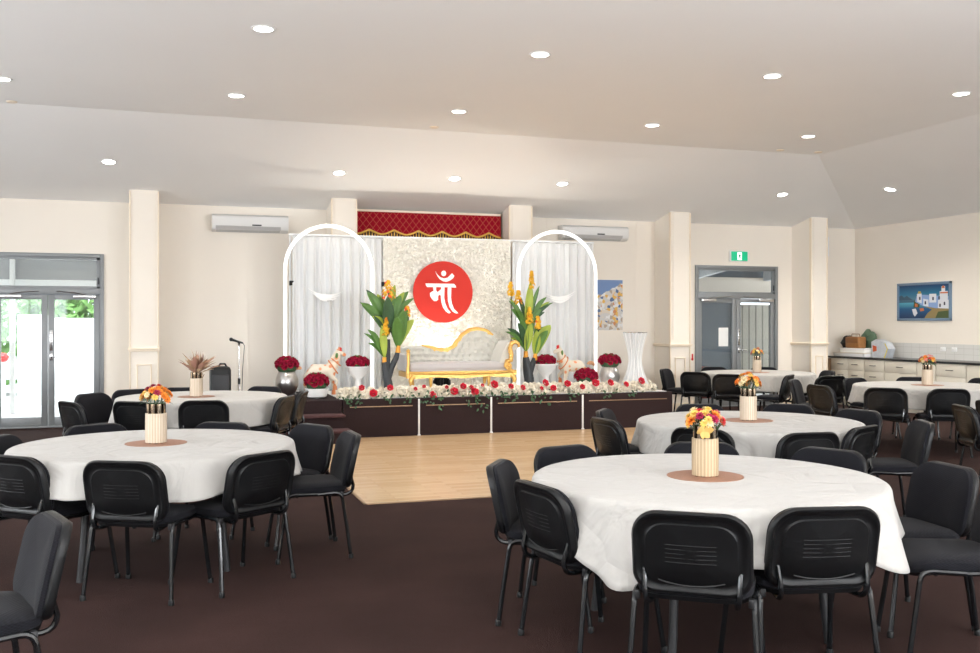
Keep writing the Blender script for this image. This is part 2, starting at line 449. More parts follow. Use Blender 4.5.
def windowed_wall(name, openings, along, fixed0, fixed1, lo, hi):
    mb = MB(); z0, z1 = .85, 2.65
    def B(a, b, c, d):
        if along == 'x': mb.box(a, b, fixed0, fixed1, c, d)
        else: mb.box(fixed0, fixed1, a, b, c, d)
    p = lo
    for c, wd in openings:
        B(p, c - wd / 2, 0, ZW + .02); B(c - wd / 2, c + wd / 2, 0, z0); B(c - wd / 2, c + wd / 2, z1, ZW + .02); p = c + wd / 2
    B(p, hi, 0, ZW + .02)
    return struct(mb.build(name, M['wall']))
windowed_wall('wall_front', ADDED_REAR_WINDOWS, 'x', YN - T, YN, XL - T, XR)
windowed_wall('wall_left', ADDED_LEFT_WINDOWS, 'y', XL - T, XL, YN, YF)
def window(n, c, wd, along):  # unseen windows, added to go with the fill lights
    root = struct(put('window_%d' % n, None, None, (c, YN - .1, 0) if along == 'x' else (XL - .1, c, 0), (0, 0, 0 if along == 'x' else radians(90))))
    f = MB()
    for a, b in ((-wd / 2, -wd / 2 + .06), (-.03, .03), (wd / 2 - .06, wd / 2)): f.box(a, b, -.04, .04, .85, 2.65)
    f.box(-wd / 2, wd / 2, -.04, .04, .85, .91); f.box(-wd / 2, wd / 2, -.04, .04, 2.59, 2.65)
    f.build('window_frame', M['frame'], root)
    MB().box(-wd / 2 + .02, wd / 2 - .02, -.004, .004, .87, 2.63).build('window_pane', M['glass'], root)
for i, (c, wd) in enumerate(ADDED_REAR_WINDOWS): window(i + 1, c, wd, 'x')
for i, (c, wd) in enumerate(ADDED_LEFT_WINDOWS): window(i + 5, c, wd, 'y')

# pillars with dado band, edge beads and a framed lower panel
def pillar(n, x0, x1, yf=14.9):
    mb = MB()
    mb.box(x0 + .02, x1 - .02, yf + .02, YF, 0, ZW + .25)
    mb.box(x0 + .06, x1 - .06, yf + .008, yf + .03, 1.24, ZW + .1)
    o = struct(mb.build('trim_%d' % n, M['wall']))
    t = MB()
    for a in (x0, x1 - .022): t.box(a, a + .022, yf, yf + .05, 0, ZW + .11, .006)
    t.box(x0 - .02, x1 + .02, yf - .03, YF, 1.14, 1.165, .006); t.box(x0 - .01, x1 + .01, yf - .015, YF, 1.115, 1.14, .005)
    a, b, c, d = x0 + .10, x1 - .10, .30, .93
    for q in ((a, b, d - .018, d), (a, b, c, c + .018), (a, a + .018, c, d), (b - .018, b, c, d)): t.box(q[0], q[1], yf, yf + .03, q[2], q[3], .005)
    t.box(x0 - .012, x1 + .012, yf - .012, YF, 0, .14, .006)
    tt = t.build('moulding', M['trim'], o)
for i, (a, b) in enumerate([(-.55, -.14), (2.36, 2.765), (5.255, 5.665), (8.20, 8.605), (11.07, 11.44)]): pillar(i + 1, a, b)
# skirting boards and a low wall panel moulding left of the stage
s = MB(); cuts = [(XL, D1[0] - .02), (D1[1] + .02, -.565), (-.125, 2.345), (2.78, 5.24), (5.68, 8.185), (8.62, D2[0] - .02), (D2[1] + .02, 11.055), (11.455, XR)]
for a, b in cuts: s.box(a, b, YF - .02, YF + .01, 0, .12, .005)
struct(s.build('baseboard_back', M['trim']))
struct(MB().box(XL, XL + .02, YN, YF - .02, 0, .12, .005).build('baseboard_left', M['trim']))
pm = MB()
for x0, x1 in ((.25, 1.0), (1.16, 1.75)):
    for q in ((x0, x1, 1.215, 1.23), (x0, x1, .3, .315), (x0, x0 + .015, .3, 1.23), (x1 - .015, x1, .3, 1.23)): pm.box(q[0], q[1], YF - .012, YF + .01, q[2], q[3])
struct(pm.build('trim_6', M['wall']))
# vertical battens on the wall joints
bt = MB()
for x in (-.02, .21, 1.15, 6.15, 7.85, 8.75, 8.86): bt.box(x, x + .012, YF - .006, YF + .01, .12, ZW)
struct(bt.build('trim_7', M['wall']))

# dance floor inset
struct(MB().box(1.58, 7.1, 8.09, 12.76, -.02, .006).build('floor_dance', M['parquet']))
struct(MB().box(1.555, 1.58, 8.065, 12.2, -.02, .009, .003).box(1.555, 7.12, 8.065, 8.09, -.02, .009, .003).build('trim_8', M['bronze']))

# ------------------------------------------------------------------ double doors
def double_door(n, x0, x1, top, closer=True):
    root = struct(put('door_%d' % n, None, None, (x0, YF, 0)))
    W = x1 - x0; F = .055; tr = top - .51
    f = MB()
    f.box(0, F, -.03, .10, 0, top, .004); f.box(W - F, W, -.03, .10, 0, top, .004)
    f.box(F, W - F, -.03, .10, top - F, top, .004); f.box(F, W - F, -.03, .10, tr - .09, tr, .004)
    f.box(0, W, -.05, .12, -.002, .02, .004)
    f.build('door_frame', M['frame'], root)
    t = MB(); a, b = F + .0, W - F
    t.box(a, b, 0, .05, tr, tr + .03, .003); t.box(a, b, 0, .05, top - F - .035, top - F, .003); t.box(a, a + .03, 0, .05, tr, top - F, .003); t.box(b - .05, b, 0, .05, tr, top - F, .003)
    to = t.build('transom_sash', M['frame'], root)
    MB().box(a + .02, b - .04, .02, .028, tr + .02, top - F - .02).build('pane', M['glass'], to)
    MB().box(b - .035, b - .015, -.015, .0, tr + .06, tr + .16, .004).build('latch', M['darkframe'], to)
    mid = W / 2
    for k, (p, q) in enumerate(((F + .004, mid - .003), (mid + .003, W - F - .004))):
        l = MB(); zt = tr - .094; st = .085
        l.box(p, p + st, 0, .045, .02, zt, .004); l.box(q - st, q, 0, .045, .02, zt, .004)
        l.box(p + st, q - st, 0, .045, zt - .075, zt, .004); l.box(p + st, q - st, 0, .045, .02, .15, .004)
        leaf = l.build('door_leaf', M['frame'], root)
        MB().box(p + st - .01, q - st + .01, .018, .026, .14, zt - .065).build('pane', M['glass'], leaf)
        c = MB().box(q - .36 if k else p + .05, q - .05 if k else p + .36, -.055, 0, zt - .055, zt - .005, .008)
        c.tube([((q - .2) if k else (p + .2), -.05, zt - .0), (mid + (.35 if k else -.35), -.075, zt + .03), (mid + (.12 if k else -.12), -.03, zt + .045)], .009, 6)
        c.build('door_closer', M['chrome'], leaf)
    h = MB(); hx = mid + .045
    h.box(hx - .022, hx + .022, -.012, 0, 1.12, 1.42, .004)
    h.box(hx - .02, hx + .02, -.02, 0, .98, 1.08, .006)
    h.tube([(hx, -.01, 1.03), (hx, -.06, 1.03), (hx + .02, -.068, 1.03), (hx + .13, -.068, 1.03)], .010, 8)
    ho = h.build('door_handle', M['chrome'], root)
    g = MB()
    for zz in (1.17, 1.22, 1.27, 1.32, 1.37): g.ball((hx, -.014, zz), .008, 8, 5)
    g.build('keypad_button', M['darkframe'], root)
    return root
double_door(1, *D1)
d2 = double_door(2, *D2)
# paper notice stuck to the inside of the left leaf of the right door
tag(MB().box(0, .20, 0, .002, 0, .34).build('paper_notice', M['paper'], None, (9.53, YF + .014, 1.10)), 'blank white paper notice taped inside the glass of the right double door', 'notice')

# ------------------------------------------------------------------ outside (seen through the doors)
struct(MB().box(-14, 24, YF + T, 42, -.14, -.02).build('ground_outside', M['pave']))
struct(MB().box(-9, 3.2, YF + T, 18.4, 2.62, 2.72).build('canopy_left', M['outgrey']))
struct(MB().box(-9, 3.2, 18.4, 18.5, 2.28, 2.72).build('canopy_beam', M['outgrey']))
struct(MB().box(-9, 3.2, 18.5, 18.6, 2.06, 2.28).build('canopy_fascia', M['outwhite']))
struct(MB().box(-9, 3.2, 18.5, 18.62, 2.01, 2.06).build('gutter_left', M['outblue']))
struct(MB().box(-2.72, -2.10, 20.2, 20.3, 0, 1.68).box(-2.10, 1.5, 20.2, 20.3, 0, 1.62).build('boundary_wall', M['outwhite']))
tag(MB().box(-2.59, -2.51, 18.30, 18.38, -.02, 2.62, .01).build('canopy_post', M['white']), 'slim white post holding the canopy outside the left door', 'post')
def bush(name, c, r, n, label, seed, m='foliage', sc=(1, 1, 1)):
    rnd = random.Random(seed); mb = MB()
    for _ in range(n):
        th, ph = rnd.uniform(0, 2 * pi), math.acos(rnd.uniform(-1, 1)); q = r * rnd.uniform(.55, 1)
        p = Vector((q * sin(ph) * cos(th) * sc[0], q * sin(ph) * sin(th) * sc[1], q * cos(ph) * sc[2]))
        d = Vector((rnd.uniform(-1, 1), rnd.uniform(-1, 1), rnd.uniform(-1, 1))).normalized() * .13; e = d.orthogonal().normalized() * .06
        mb.add([p - d, p + e, p + d, p - e], [(0, 1, 2, 3)])
    root = thing(name, label, 'tree', c)
    mb.build('foliage', M[m], root, sharp=None)
    MB().tube([(0, 0, -c[2] - .02), (0.05, 0, -c[2] * .5), (0, 0, 0)], [.10, .08, .05], 8).build('trunk', M['trunk'], root)
bush('garden_tree', (-5.0, 27.5, 2.2), 2.6, 5000, 'leafy green tree outside, left of the white boundary wall', 1)
bush('garden_tree', (-2.0, 23.2, 1.75), 1.25, 2200, 'leafy green tree showing above the white boundary wall outside', 2)
bush('garden_tree', (.7, 23.4, 1.7), 1.2, 2000, 'small green tree behind the right end of the white boundary wall', 3)
# parked vehicle outside the left door
v = thing('parked_car', 'silver parked car beyond the white post outside the left door', 'car', (-5.05, 22.9, 0), radians(4))
b = MB().prism([(-2.1, .35), (2.1, .35), (2.15, .75), (1.3, .88), (.7, 1.32), (-1.0, 1.36), (-1.7, .92), (-2.1, .85)], -.8, .8)
b.build('body', M['carpaint'], v)
MB().prism([(1.15, .9), (.66, 1.27), (-.95, 1.30), (-1.5, .95)], -.81, .81).build('side_glass', M['outdark'], v)
for x in (-1.3, 1.35):
    for y in (-.78, .62): MB().tube([(x, y, .31), (x, y + .18, .31)], .32, 18).build('wheel', M['black'], v)
t = MB().tube([(-3.13, 21.3, -.02), (-3.13, 21.3, .78)], .045, 8).build('bollard', M['white'])
tag(t, 'white bollard with a red cap outside the left door', 'bollard'); MB().ball((-3.13, 21.3, .84), .10, 12, 8).build('cap', M['redpaint'], t)
# right door: covered way with beams, dark glazed wall and corrugated fence
struct(MB().box(6, 16, YF + T, 20.5, 2.74, 2.84).build('canopy_right', M['outdark']))
struct(MB().box(6, 16, 19.2, 19.3, 2.22, 2.56).build('fascia_right', M['outbeige']))
struct(MB().box(6, 16, 19.3, 19.4, 2.5, 2.74).build('soffit_edge', M['outdark']))
struct(MB().box(6, 16, 19.1, 19.18, 2.14, 2.21).build('gutter_right', M['outwhite']))
bm_ = MB()
for x in (8.2, 10.1, 12.0): bm_.add([(x, YF + T, 2.60), (x + .12, YF + T, 2.60), (x + .12, YF + T, 2.74), (x, YF + T, 2.74), (x + .9, 19.1, 2.48), (x + 1.02, 19.1, 2.48), (x + 1.02, 19.1, 2.74), (x + .9, 19.1, 2.74)], [(0, 1, 2, 3), (7, 6, 5, 4), (0, 4, 5, 1), (1, 5, 6, 2), (2, 6, 7, 3), (3, 7, 4, 0)])
struct(bm_.build('canopy_beams', M['outgrey']))
struct(MB().box(11.34, 16, 18.0, 18.08, 0, 1.92).build('fence_outside', M['fence']))
ow = MB().box(8.0, 11.15, 17.6, 17.75, 0, 2.12); struct(ow.build('wall_outside', M['outdark']))
tag(MB().box(11.18, 11.28, 17.5, 17.62, -.02, 2.12, .005).build('canopy_post', M['frame']), 'grey metal post between dark wall and fence outside the right door', 'post')
tag(MB().box(8.7, 9.95, 16.4, 16.7, -.02, .68, .01).build('brick_planter', M['brick']), 'low red brick planter outside the right double door', 'planter')

# ------------------------------------------------------------------ ceiling fittings
RIM = MB().lathe([(.080, 0), (.080, -.006), (.092, -.010), (.103, -.006), (.105, .0)], 24).mesh('rim', M['white'])
LENS = MB().lathe([(.001, -.004), (.079, -.004), (.079, .0), (.001, .0)], 20).mesh('lens', mat('lamp_lens', (.9, .9, .9), .3, emit=(1, .97, .90), estr=9))
def downlight(x, y, z, rot, label, power=1.0):
    r = thing('downlight', label, 'light', (x, y, z), 0, 'recessed ceiling downlights'); r.rotation_euler = rot
    put('rim', RIM, r); put('lens', LENS, r)
    l = bpy.data.lights.new('lamp', 'SPOT'); l.energy = DOWNLIGHT_W * power; l.spot_size = radians(150); l.spot_blend = .9; l.shadow_soft_size = .06; l.color = (1, .95, .87)
    lo = bpy.data.objects.new('lamp', l); COL.objects.link(lo); lo.parent = r; lo.location = (0, 0, -.03)
names = {(0, 3): 'round downlight in the flat ceiling, nearest one above the left table',
         }
DL = []
rowname = {10.98: 'second', 8.42: 'nearest visible'}
xs1 = [-1.72, .76, 3.28, 5.80, 8.20]; xs2 = [-1.63, .70, 3.25, 5.80, 8.13]
ordw = ['leftmost', 'second from the left', 'middle', 'second from the right', 'rightmost']
for i, x in enumerate(xs1):
    downlight(x, 8.43, ZC - .001, (0, 0, 0), 'round recessed downlight in the flat ceiling, front row, ' + ordw[i], 2.0 if i == 3 else .5)
for i, x in enumerate(xs2):
    downlight(x, 11.0, ZC - .001, (0, 0, 0), 'round recessed downlight in the flat ceiling, row behind the front one, ' + ordw[i], 3.2)
SL = math.atan(.2125)
for x, lb in ((-.765, 'above the first pillar at the left'), (2.31, 'above the left arch'), (4.03, 'above the red valance'), (5.76, 'above the right arch'), (9.73, 'above the right double door')):
    downlight(x, 13.86, ZC - .2125 * 1.66 - .002, (-SL, 0, 0), 'round recessed downlight in the sloping back ceiling, ' + lb, 3.6 if x > 6 else (.45 if x < 0 else .8))
downlight(10.93, 12.70, ZC - .2125 * 1.73 - .002, (0, SL, 0), 'round recessed downlight in the right ceiling slope near the sea painting', 5)
downlight(10.93, 9.4, ZC - .2125 * 1.73 - .002, (0, SL, 0), 'round recessed downlight in the right ceiling slope at the top right corner', 5)
for (x, y), lb in zip(((3.21, 11.98), (-1.69, 12.1), (8.39, 12.0), (9.02, 11.97)), ('above the red disc', 'at the far left above the left door', 'above the right double door', 'by the corner where the ceiling folds meet')):
    tag(MB().lathe([(.001, -.012), (.05, -.012), (.06, -.002), (.06, 0), (.001, 0)], 20).build('smoke_detector', M['trim'], None, (x, y, ZC)), 'small flat beige ceiling disc ' + lb, 'detector')

# ------------------------------------------------------------------ air conditioners, signs, pictures, sensor
def aircon(x0, x1, z0, z1, label):
    r = thing('air_conditioner', label, 'air conditioner', ((x0 + x1) / 2, YF, z0), 0, 'wall air conditioners')
    W = x1 - x0; H = z1 - z0
    prof = [(0, 0), (0, H), (-.17, H), (-.215, H - .03), (-.225, .08), (-.20, .03), (-.12, 0)]
    MB().prism(prof, -W / 2, W / 2, 'x').build('body', M['acwhite'], r)
    MB().prism([(-.20, .028), (-.232, .075), (-.228, .082), (-.19, .030)], -W / 2 + .05, W / 2 - .12, 'x').build('louvre', M['acgrey'], r)
    MB().prism([(-.13, -.006), (-.19, .024), (-.19, .03), (-.12, .004)], -W / 2 + .06, W / 2 - .13, 'x').build('outlet_slot', M['acgrey'], r)
    MB().box(.02, .16, -.229, -.222, .088, .108, .002).build('display', M['black'], r)
aircon(.62, 1.76, 2.93, 3.19, 'white split air conditioner high on the wall above the microphone stand')
aircon(6.36, 7.60, 2.96, 3.20, 'white split air conditioner high on the wall above the village poster')
p = thing('poster', 'tall poster of a pale hillside village under blue sky beside the right arch', 'poster', (7.08, YF - .004, 1.40))
MB().box(0, .5, -.012, 0, 0, .88).build('print', M['poster'], p)
MB().box(-.004, .504, -.008, .003, -.004, .884).build('backing_board', M['paper'], p)

e = thing('exit_sign', 'green emergency exit sign with a white running figure above the right door', 'sign', (9.92, YF, 2.75))
MB().box(-.19, .19, -.06, 0, -.095, .10, .006).build('housing', M['white'], e)
MB().box(-.17, .17, -.066, -.058, -.085, .085, .002).build('green_face', mat('exit_green', (.0, .30, .14), .4, emit=(.0, .34, .16), estr=.55), e)
ew = mat('exit_white', (.8, .9, .85), .4, emit=(.8, 1, .9), estr=.7)
MB().box(-.045, .045, -.069, -.065, -.07, .07).build('door_symbol', ew, e)
fg = MB(); Y0 = -.0715
fg.lathe([(.001, -.001), (.012, -.001), (.012, .001), (.001, .001)], 12, (0, 0, 0))
fg.v = [(x + .008, Y0 + z, y + .045) for x, y, z in fg.v]
for poly in ([(-.012, .03), (.012, .03), (.016, -.008), (-.014, -.008)], [(.010, .028), (.034, .012), (.030, .004), (.008, .018)], [(-.010, .028), (-.030, .006), (-.024, .001), (-.006, .018)], [(.0, -.006), (.016, -.008), (.022, -.030), (.036, -.034), (.036, -.042), (.014, -.038)], [(-.014, -.006), (.002, -.006), (-.010, -.036), (-.030, -.058), (-.036, -.052), (-.020, -.032)]):
    fg.prism(poly, Y0 - .001, Y0 + .001)
fg.build('running_figure', M['outdark'] if False else flat('exit_figure_green', (0, .22, .10)), e)

tag(MB().box(0, .05, -.05, 0, 0, .36, .008).build('door_sensor', M['white'], None, (11.452, 15.0, 2.75)), 'slim white vertical sensor bar high on the side of the corner pillar', 'sensor')
tag(MB().ball((0, 0, 0), .022, 10, 6, (1, .5, 1.3)).box(-.012, .012, -.006, .006, .02, .09, .003).build('red_tag', M['redpaint'], None, (8.615, 14.87, .90)), 'tiny red tag hanging on the pillar edge left of the right door', 'tag')

# sea painting on the right wall (local x runs along the wall towards the camera)
pa = thing('framed_painting', 'blue framed painting of white seaside houses on the right wall', 'painting', (XR, 13.70, 1.90), radians(-90))
W, H = .635, .335
fr = MB()
for q in ((-W, W, H - .045, H), (-W, W, -H, -H + .045), (-W, -W + .045, -H, H), (W - .045, W, -H, H)): fr.box(q[0], q[1], -.035, 0, q[2], q[3], .006)
fr.build('picture_frame', mat('blue_grey_frame', (.16, .24, .34), .5), pa)
def sky_mat():
    m, nt, b = _bsdf('painted_evening_sea'); tc = nt.nodes.new('ShaderNodeTexCoord'); sx = nt.nodes.new('ShaderNodeSeparateXYZ'); nt.links.new(tc.outputs['Object'], sx.inputs[0])
    z = nmath(nt, 'ADD', nmath(nt, 'MULTIPLY', sx.outputs[2], 1.6), .5)
    nt.links.new(ramp(nt, z, [(0, (.012, .03, .09)), (.30, (.01, .10, .24)), (.47, (.10, .42, .55)), (.49, (.04, .10, .16)), (.58, (.08, .22, .30)), (.72, (.02, .17, .30)), (1, (.005, .03, .12))]), b.inputs['Base Color'])
    b.inputs['Roughness'].default_value = .5; return m
MB().box(-W + .04, W - .04, -.018, -.006, -H + .04, H - .04).build('canvas', sky_mat(), pa)
art = MB(); cols = [flat('paint_white', (.72, .74, .78)), flat('paint_blue_wall', (.25, .38, .66)), flat('paint_shore', (.30, .22, .09)), flat('paint_terracotta', (.62, .17, .06)), flat('paint_dark', (.03, .03, .06)), flat('paint_gold', (.45, .33, .06)), flat('paint_moss', (.06, .09, .03)), flat('paint_hills', (.05, .10, .15))]
def ap(ci, pts, y): art.cur = ci; art.prism(pts, y - .002, y)
ap(7, [(-.59, .03), (-.59, .10), (-.53, .12), (-.47, .08), (-.40, .11), (-.33, .07), (-.25, .03)], -.0185)
ap(2, [(.02, -.29), (.10, -.20), (.20, -.14), (.0, -.08), (-.05, -.06), (.59, -.12), (.59, -.29)], -.0190)
ap(6, [(.28, -.29), (.34, -.18), (.59, -.16), (.59, -.29)], -.0195)
ap(6, [(-.24, -.10), (-.22, .02), (-.12, .05), (-.08, -.02), (-.10, -.10)], -.0195)
ap(1, [(-.20, .0), (-.16, .10), (-.02, .12), (.25, .10), (.59, .08), (.59, -.10), (.30, -.12), (.0, -.08)], -.0200)
ap(0, [(-.15, .0), (-.15, .14), (-.04, .14), (-.04, -.03)], -.0205); ap(0, [(.0, -.07), (.0, .05), (.12, .03), (.12, -.09)], -.0206)
ap(0, [(.14, -.02), (.14, .13), (.30, .13), (.30, -.03)], -.0207); ap(0, [(.34, -.12), (.34, .02), (.58, .02), (.58, -.13)], -.0208)
ap(1, [(.14, -.10), (.14, -.02), (.33, -.02), (.33, -.12)], -.0209); ap(0, [(.38, .02), (.38, .17), (.56, .17), (.56, .02)], -.0210)
ap(0, [(.42, .16), (.42, .25), (.50, .25), (.50, .16)], -.0211); ap(3, [(.39, .13), (.39, .155), (.56, .155), (.56, .13)], -.0213); ap(3, [(.425, .22), (.44, .26), (.48, .26), (.495, .22)], -.0214)
ap(5, [(-.13, .14), (-.12, .18), (-.06, .18), (-.05, .14)], -.0212)
for x, z in ((.21, .04), (.03, -.03), (.35, .05), (.37, -.08), (.47, -.05), (-.10, .05)): ap(4, [(x, z - .02), (x, z + .03), (x + .02, z + .04), (x + .035, z + .03), (x + .035, z - .02)], -.0215)
ap(3, [(-.20, -.09), (-.20, -.03), (-.14, -.04), (-.13, -.09)], -.0216); ap(3, [(-.07, -.17), (-.09, -.12), (.0, -.11), (.02, -.16)], -.0216)
ap(0, [(-.24, -.22), (-.27, -.13), (-.18, -.12), (-.14, -.20), (-.20, -.26)], -.0217)
art.build('painted_village', cols, pa)

# ------------------------------------------------------------------ cabinets along the right wall
XF = 11.92
def handle(parent, y, z):
    MB().tube([(XF - .02, y - .07, z), (XF - .045, y - .06, z), (XF - .045, y + .06, z), (XF - .02, y + .07, z)], .007, 6).build('handle', M['handle'], parent)
units = [(15.48, 14.94, 'drawers', 15.13), (14.93, 14.50, 'drawers', 14.74), (14.49, 13.98, 'drawers', 14.26), (13.97, 13.20, 'drawer_doors', 13.59), (13.19, 12.78, 'door', 0), (12.77, 12.14, 'drawers', 12.47), (12.13, 11.50, 'door', 0), (11.49, 10.6, 'drawer_doors', 11.05)]
where = ['in the far corner beside the corner pillar', 'second from the corner', 'third from the corner', 'wide one behind the round table', 'narrow plain one right of the wide drawer', 'with a long dark handle near the right picture edge', 'plain one at the right picture edge', 'nearest one beyond the picture edge']
for (y1, y0, kind, hy), wh in zip(units, where):
    r = tag(MB().box(XF, XR - .002, y0, y1, .10, .868).box(XF + .05, XR - .002, y0, y1, 0, .10).build('base_cabinet', M['cabinet']), 'cream kitchen base cabinet ' + wh, 'cabinet', 'cream base cabinets along the right wall')
    g = .004
    if kind == 'door':
        MB().box(XF - .02, XF, y0 + g, y1 - g, .11, .865, .003).build('door', M['cabinet'], r)
    else:
        d = MB().box(XF - .02, XF, y0 + g, y1 - g, .66, .865, .003).build('drawer', M['cabinet'], r); handle(d, hy, .765)
        if kind == 'drawers':
            for z0, z1 in ((.39, .655), (.11, .385)):
                d = MB().box(XF - .02, XF, y0 + g, y1 - g, z0, z1, .003).build('drawer', M['cabinet'], r); handle(d, hy, z1 - .09)
        else:
            m_ = (y0 + y1) / 2
            for a, b in ((y0 + g, m_ - g), (m_ + g, y1 - g)):
                d = MB().box(XF - .02, XF, a, b, .11, .655, .003).build('door', M['cabinet'], r)
tag(MB().box(XF - .04, XR, 10.6, 15.48, .87, .905, .006).build('worktop', M['laminate']), 'long black worktop over the cream cabinets', 'worktop')
struct(MB().box(XR - .012, XR + .01, 10.6, 15.5, .905, 1.17).build('trim_9', M['tile']))
for y, lb in ((13.25, 'left one of the pair'), (13.0, 'right one of the pair')):
    so = thing('wall_socket', 'white power socket on the tiled splashback, ' + lb, 'socket', (XR - .012, y, 1.08), 0, 'power sockets over the worktop')
    MB().box(-.012, 0, -.055, .055, -.035, .035, .004).build('face_plate', M['white'], so)
    MB().box(-.018, -.011, .01, .03, -.012, .012, .002).build('switch', M['acwhite'], so)
tag(MB().box(11.72, 11.90, 15.40, 15.47, .62, .86, .01).build('meter_box', M['bronze']), 'small brown box on the side of the corner cabinet', 'box')
# things left on the worktop
bx = thing('storage_tray', 'flat cream plastic tray lying on the worktop by the corner', 'tray', (12.12, 14.95, .905))
MB().box(-.20, .20, -.42, .42, 0, .012, .004).box(-.20, -.185, -.42, .42, 0, .065, .004).box(.185, .20, -.42, .42, 0, .065, .004).box(-.20, .20, -.42, -.405, 0, .065, .004).box(-.20, .20, .405, .42, 0, .065, .004).build('tray', M['white'], bx)
MB().box(-.215, .215, -.435, .435, .062, .075, .003).build('rim', M['cabinet'], bx)
b2 = tag(MB().box(-.16, .16, -.36, .30, 0, .075, .01).build('cardboard_box', M['paper'], None, (12.13, 14.95, .982)), 'shallow white box stacked on the tray in the corner', 'box')
MB().box(-.165, .165, -.365, .305, .055, .08, .004).build('lid', M['white'], b2)
def lump(name, c, r, sc, m, label, cat, seed):
    rnd = random.Random(seed); ph = [rnd.uniform(0, 6) for _ in range(6)]
    mb = MB().ball((0, 0, 0), r, 20, 12, sc)
    mb.v = [(x * (1 + .13 * sin(9 * z / r + ph[0]) + .08 * sin(5 * y / r + ph[1])), y * (1 + .10 * sin(7 * x / r + ph[2])), max(z * (1 + .14 * sin(6 * y / r + ph[3])), -r * sc[2] * .72)) for x, y, z in mb.v]
    return tag(mb.build(name, m, None, (c[0], c[1], c[2] + r * sc[2] * .72)), label, cat)
lump('folded_jacket', (12.15, 15.22, 1.062), .15, (.9, 1.05, .85), M['black'], 'black folded jacket heaped at the left of the white box', 'clothing', 4)
bag = thing('tan_handbag', 'tan leather bag standing on the white box', 'bag', (12.08, 14.94, 1.062))
MB().box(-.09, .09, -.19, .19, 0, .21, .03).build('body', mat('tan_leather', (.32, .14, .04), .55, var=.25, vscale=30), bag)
MB().box(-.097, -.08, -.17, .17, .09, .20, .008).build('flap', mat('tan_leather_dark', (.24, .10, .03), .5), bag)
MB().tube([(0, -.12, .20), (0, -.10, .26), (0, .10, .26), (0, .12, .20)], .008, 6).build('strap', M['bronze'], bag)
lump('green_cloth', (12.33, 14.88, 1.062), .17, (.55, 1.2, 1.15), mat('sage_green_cloth', (.10, .16, .10), .9), 'sage green cloth bundled behind the tan bag', 'cloth', 7)
sh = thing('shopping_bag', 'white shopping bag with a yellow stripe leaning beside the stacked boxes', 'bag', (12.17, 14.38, .905))
MB().prism([(.12, .0), (-.20, .0), (-.27, .16), (-.18, .27), (.02, .33), (.14, .28)], -.09, .09, 'x').build('body', mat('grey_white_plastic', (.55, .58, .62), .45, var=.25, vscale=12), sh)
MB().prism([(-.205, -.004), (-.285, .16), (-.215, .265), (-.208, .25), (-.268, .155), (-.185, -.004)], -.094, -.089, 'x').build('stripe', flat('yellow_stripe', (.80, .62, .02)), sh)
MB().prism([(.09, .10), (.10, .22), (.0, .20), (.0, .12)], -.096, -.085, 'x').build('print', flat('red_print', (.55, .10, .03)), sh)

# ------------------------------------------------------------------ stage and steps
SY, SZ = 12.77, .51
st = thing('stage', 'low dark maroon stage with a white covered deck against the back wall', 'stage')
MB().box(1.18, 7.08, SY + .03, 14.88, .40, SZ, .004).build('deck', M['skirt'], st)
seams = [2.17, 3.21, 4.24, 5.62, 7.06]
MB().box(1.2, 2.16, SY, SY + .03, .0, SZ - .003).build('skirt_panel', M['skirt'], st)
for a, b in zip(seams, seams[1:]):
    pnl = MB().box(a + .012, b - .012, SY, SY + .03, 0, SZ - .004).build('skirt_panel', M['skirt'], st)
    MB().box(a + .10, b - .09, SY - .006, SY, .405, .417).build('bronze_strip', M['bronze'], pnl)
MB().box(7.05, 7.08, SY + .03, 14.85, 0, .40).build('skirt_panel', M['skirt'], st)
MB().box(1.18, 1.21, SY + .03, 14.85, 0, .40).build('skirt_panel', M['skirt'], st)
for a in seams[1:4]: MB().box(a - .012, a + .012, SY - .012, SY + .01, 0, SZ - .01, .003).box(a - .02, a + .02, SY - .02, SY + .01, 0, .02, .003).build('metal_post', M['acwhite'], st)
tag(MB().box(2.16, 7.02, SY + .10, 14.6, SZ, SZ + .006).build('deck_cloth', M['deckcloth']), 'white cloth covering the stage deck', 'cloth')
sp = thing('stage_steps', 'dark maroon carpeted steps up to the left end of the stage', 'steps')
for y0, y1, z in ((12.46, SY - .005, .34), (12.16, 12.5, .17)):
    sb = MB().box(1.25, 2.14 + (.34 - z) * .25, y0 + .02, y1, 0, z - .03).build('step', M['skirt'], sp)
    MB().box(1.23, 2.16 + (.34 - z) * .25, y0, y1, z - .03, z, .006).build('tread', mat('maroon_tread', (.07, .027, .028), .9, var=.2, vscale=50), sb)

# ------------------------------------------------------------------ backdrop
DY = 14.5
def drape(x0, x1, label, amp=.030, seed=1):
    rnd = random.Random(seed); n = int((x1 - x0) / .012); rows = 10; ph = [rnd.uniform(0, 6.3) for _ in range(4)]
    vs = []; fs = []
    for k in range(rows + 1):
        z = SZ + .01 + (2.80 - SZ) * k / rows; sp_ = 1 - .35 * k / rows
        for i in range(n + 1):
            x = x0 + (x1 - x0) * i / n
            y = DY + amp * sp_ * (sin(x * 46 + ph[0] + .6 * sin(x * 9)) + .5 * sin(x * 83 + ph[1]) + .4 * sin(x * 21 + ph[2] + z))
            vs.append((x, y, z))
    for k in range(rows):
        for i in range(n):
            a = k * (n + 1) + i; fs.append((a, a + 1, a + n + 2, a + n + 1))
    o = MB().add(vs, fs).build('curtain', M['sheer'], sharp=None)
    md = o.modifiers.new('thickness', 'SOLIDIFY'); md.thickness = .004
    return tag(o, label, 'curtain', 'white pleated backdrop curtains')
drape(1.72, 3.06, 'white pleated curtain hanging behind the left arch', seed=1)
drape(5.16, 6.56, 'white pleated curtain hanging behind the right arch', seed=2)
fr = thing('backdrop_frame', 'white pipe frame carrying the curtains and flower wall', 'frame')
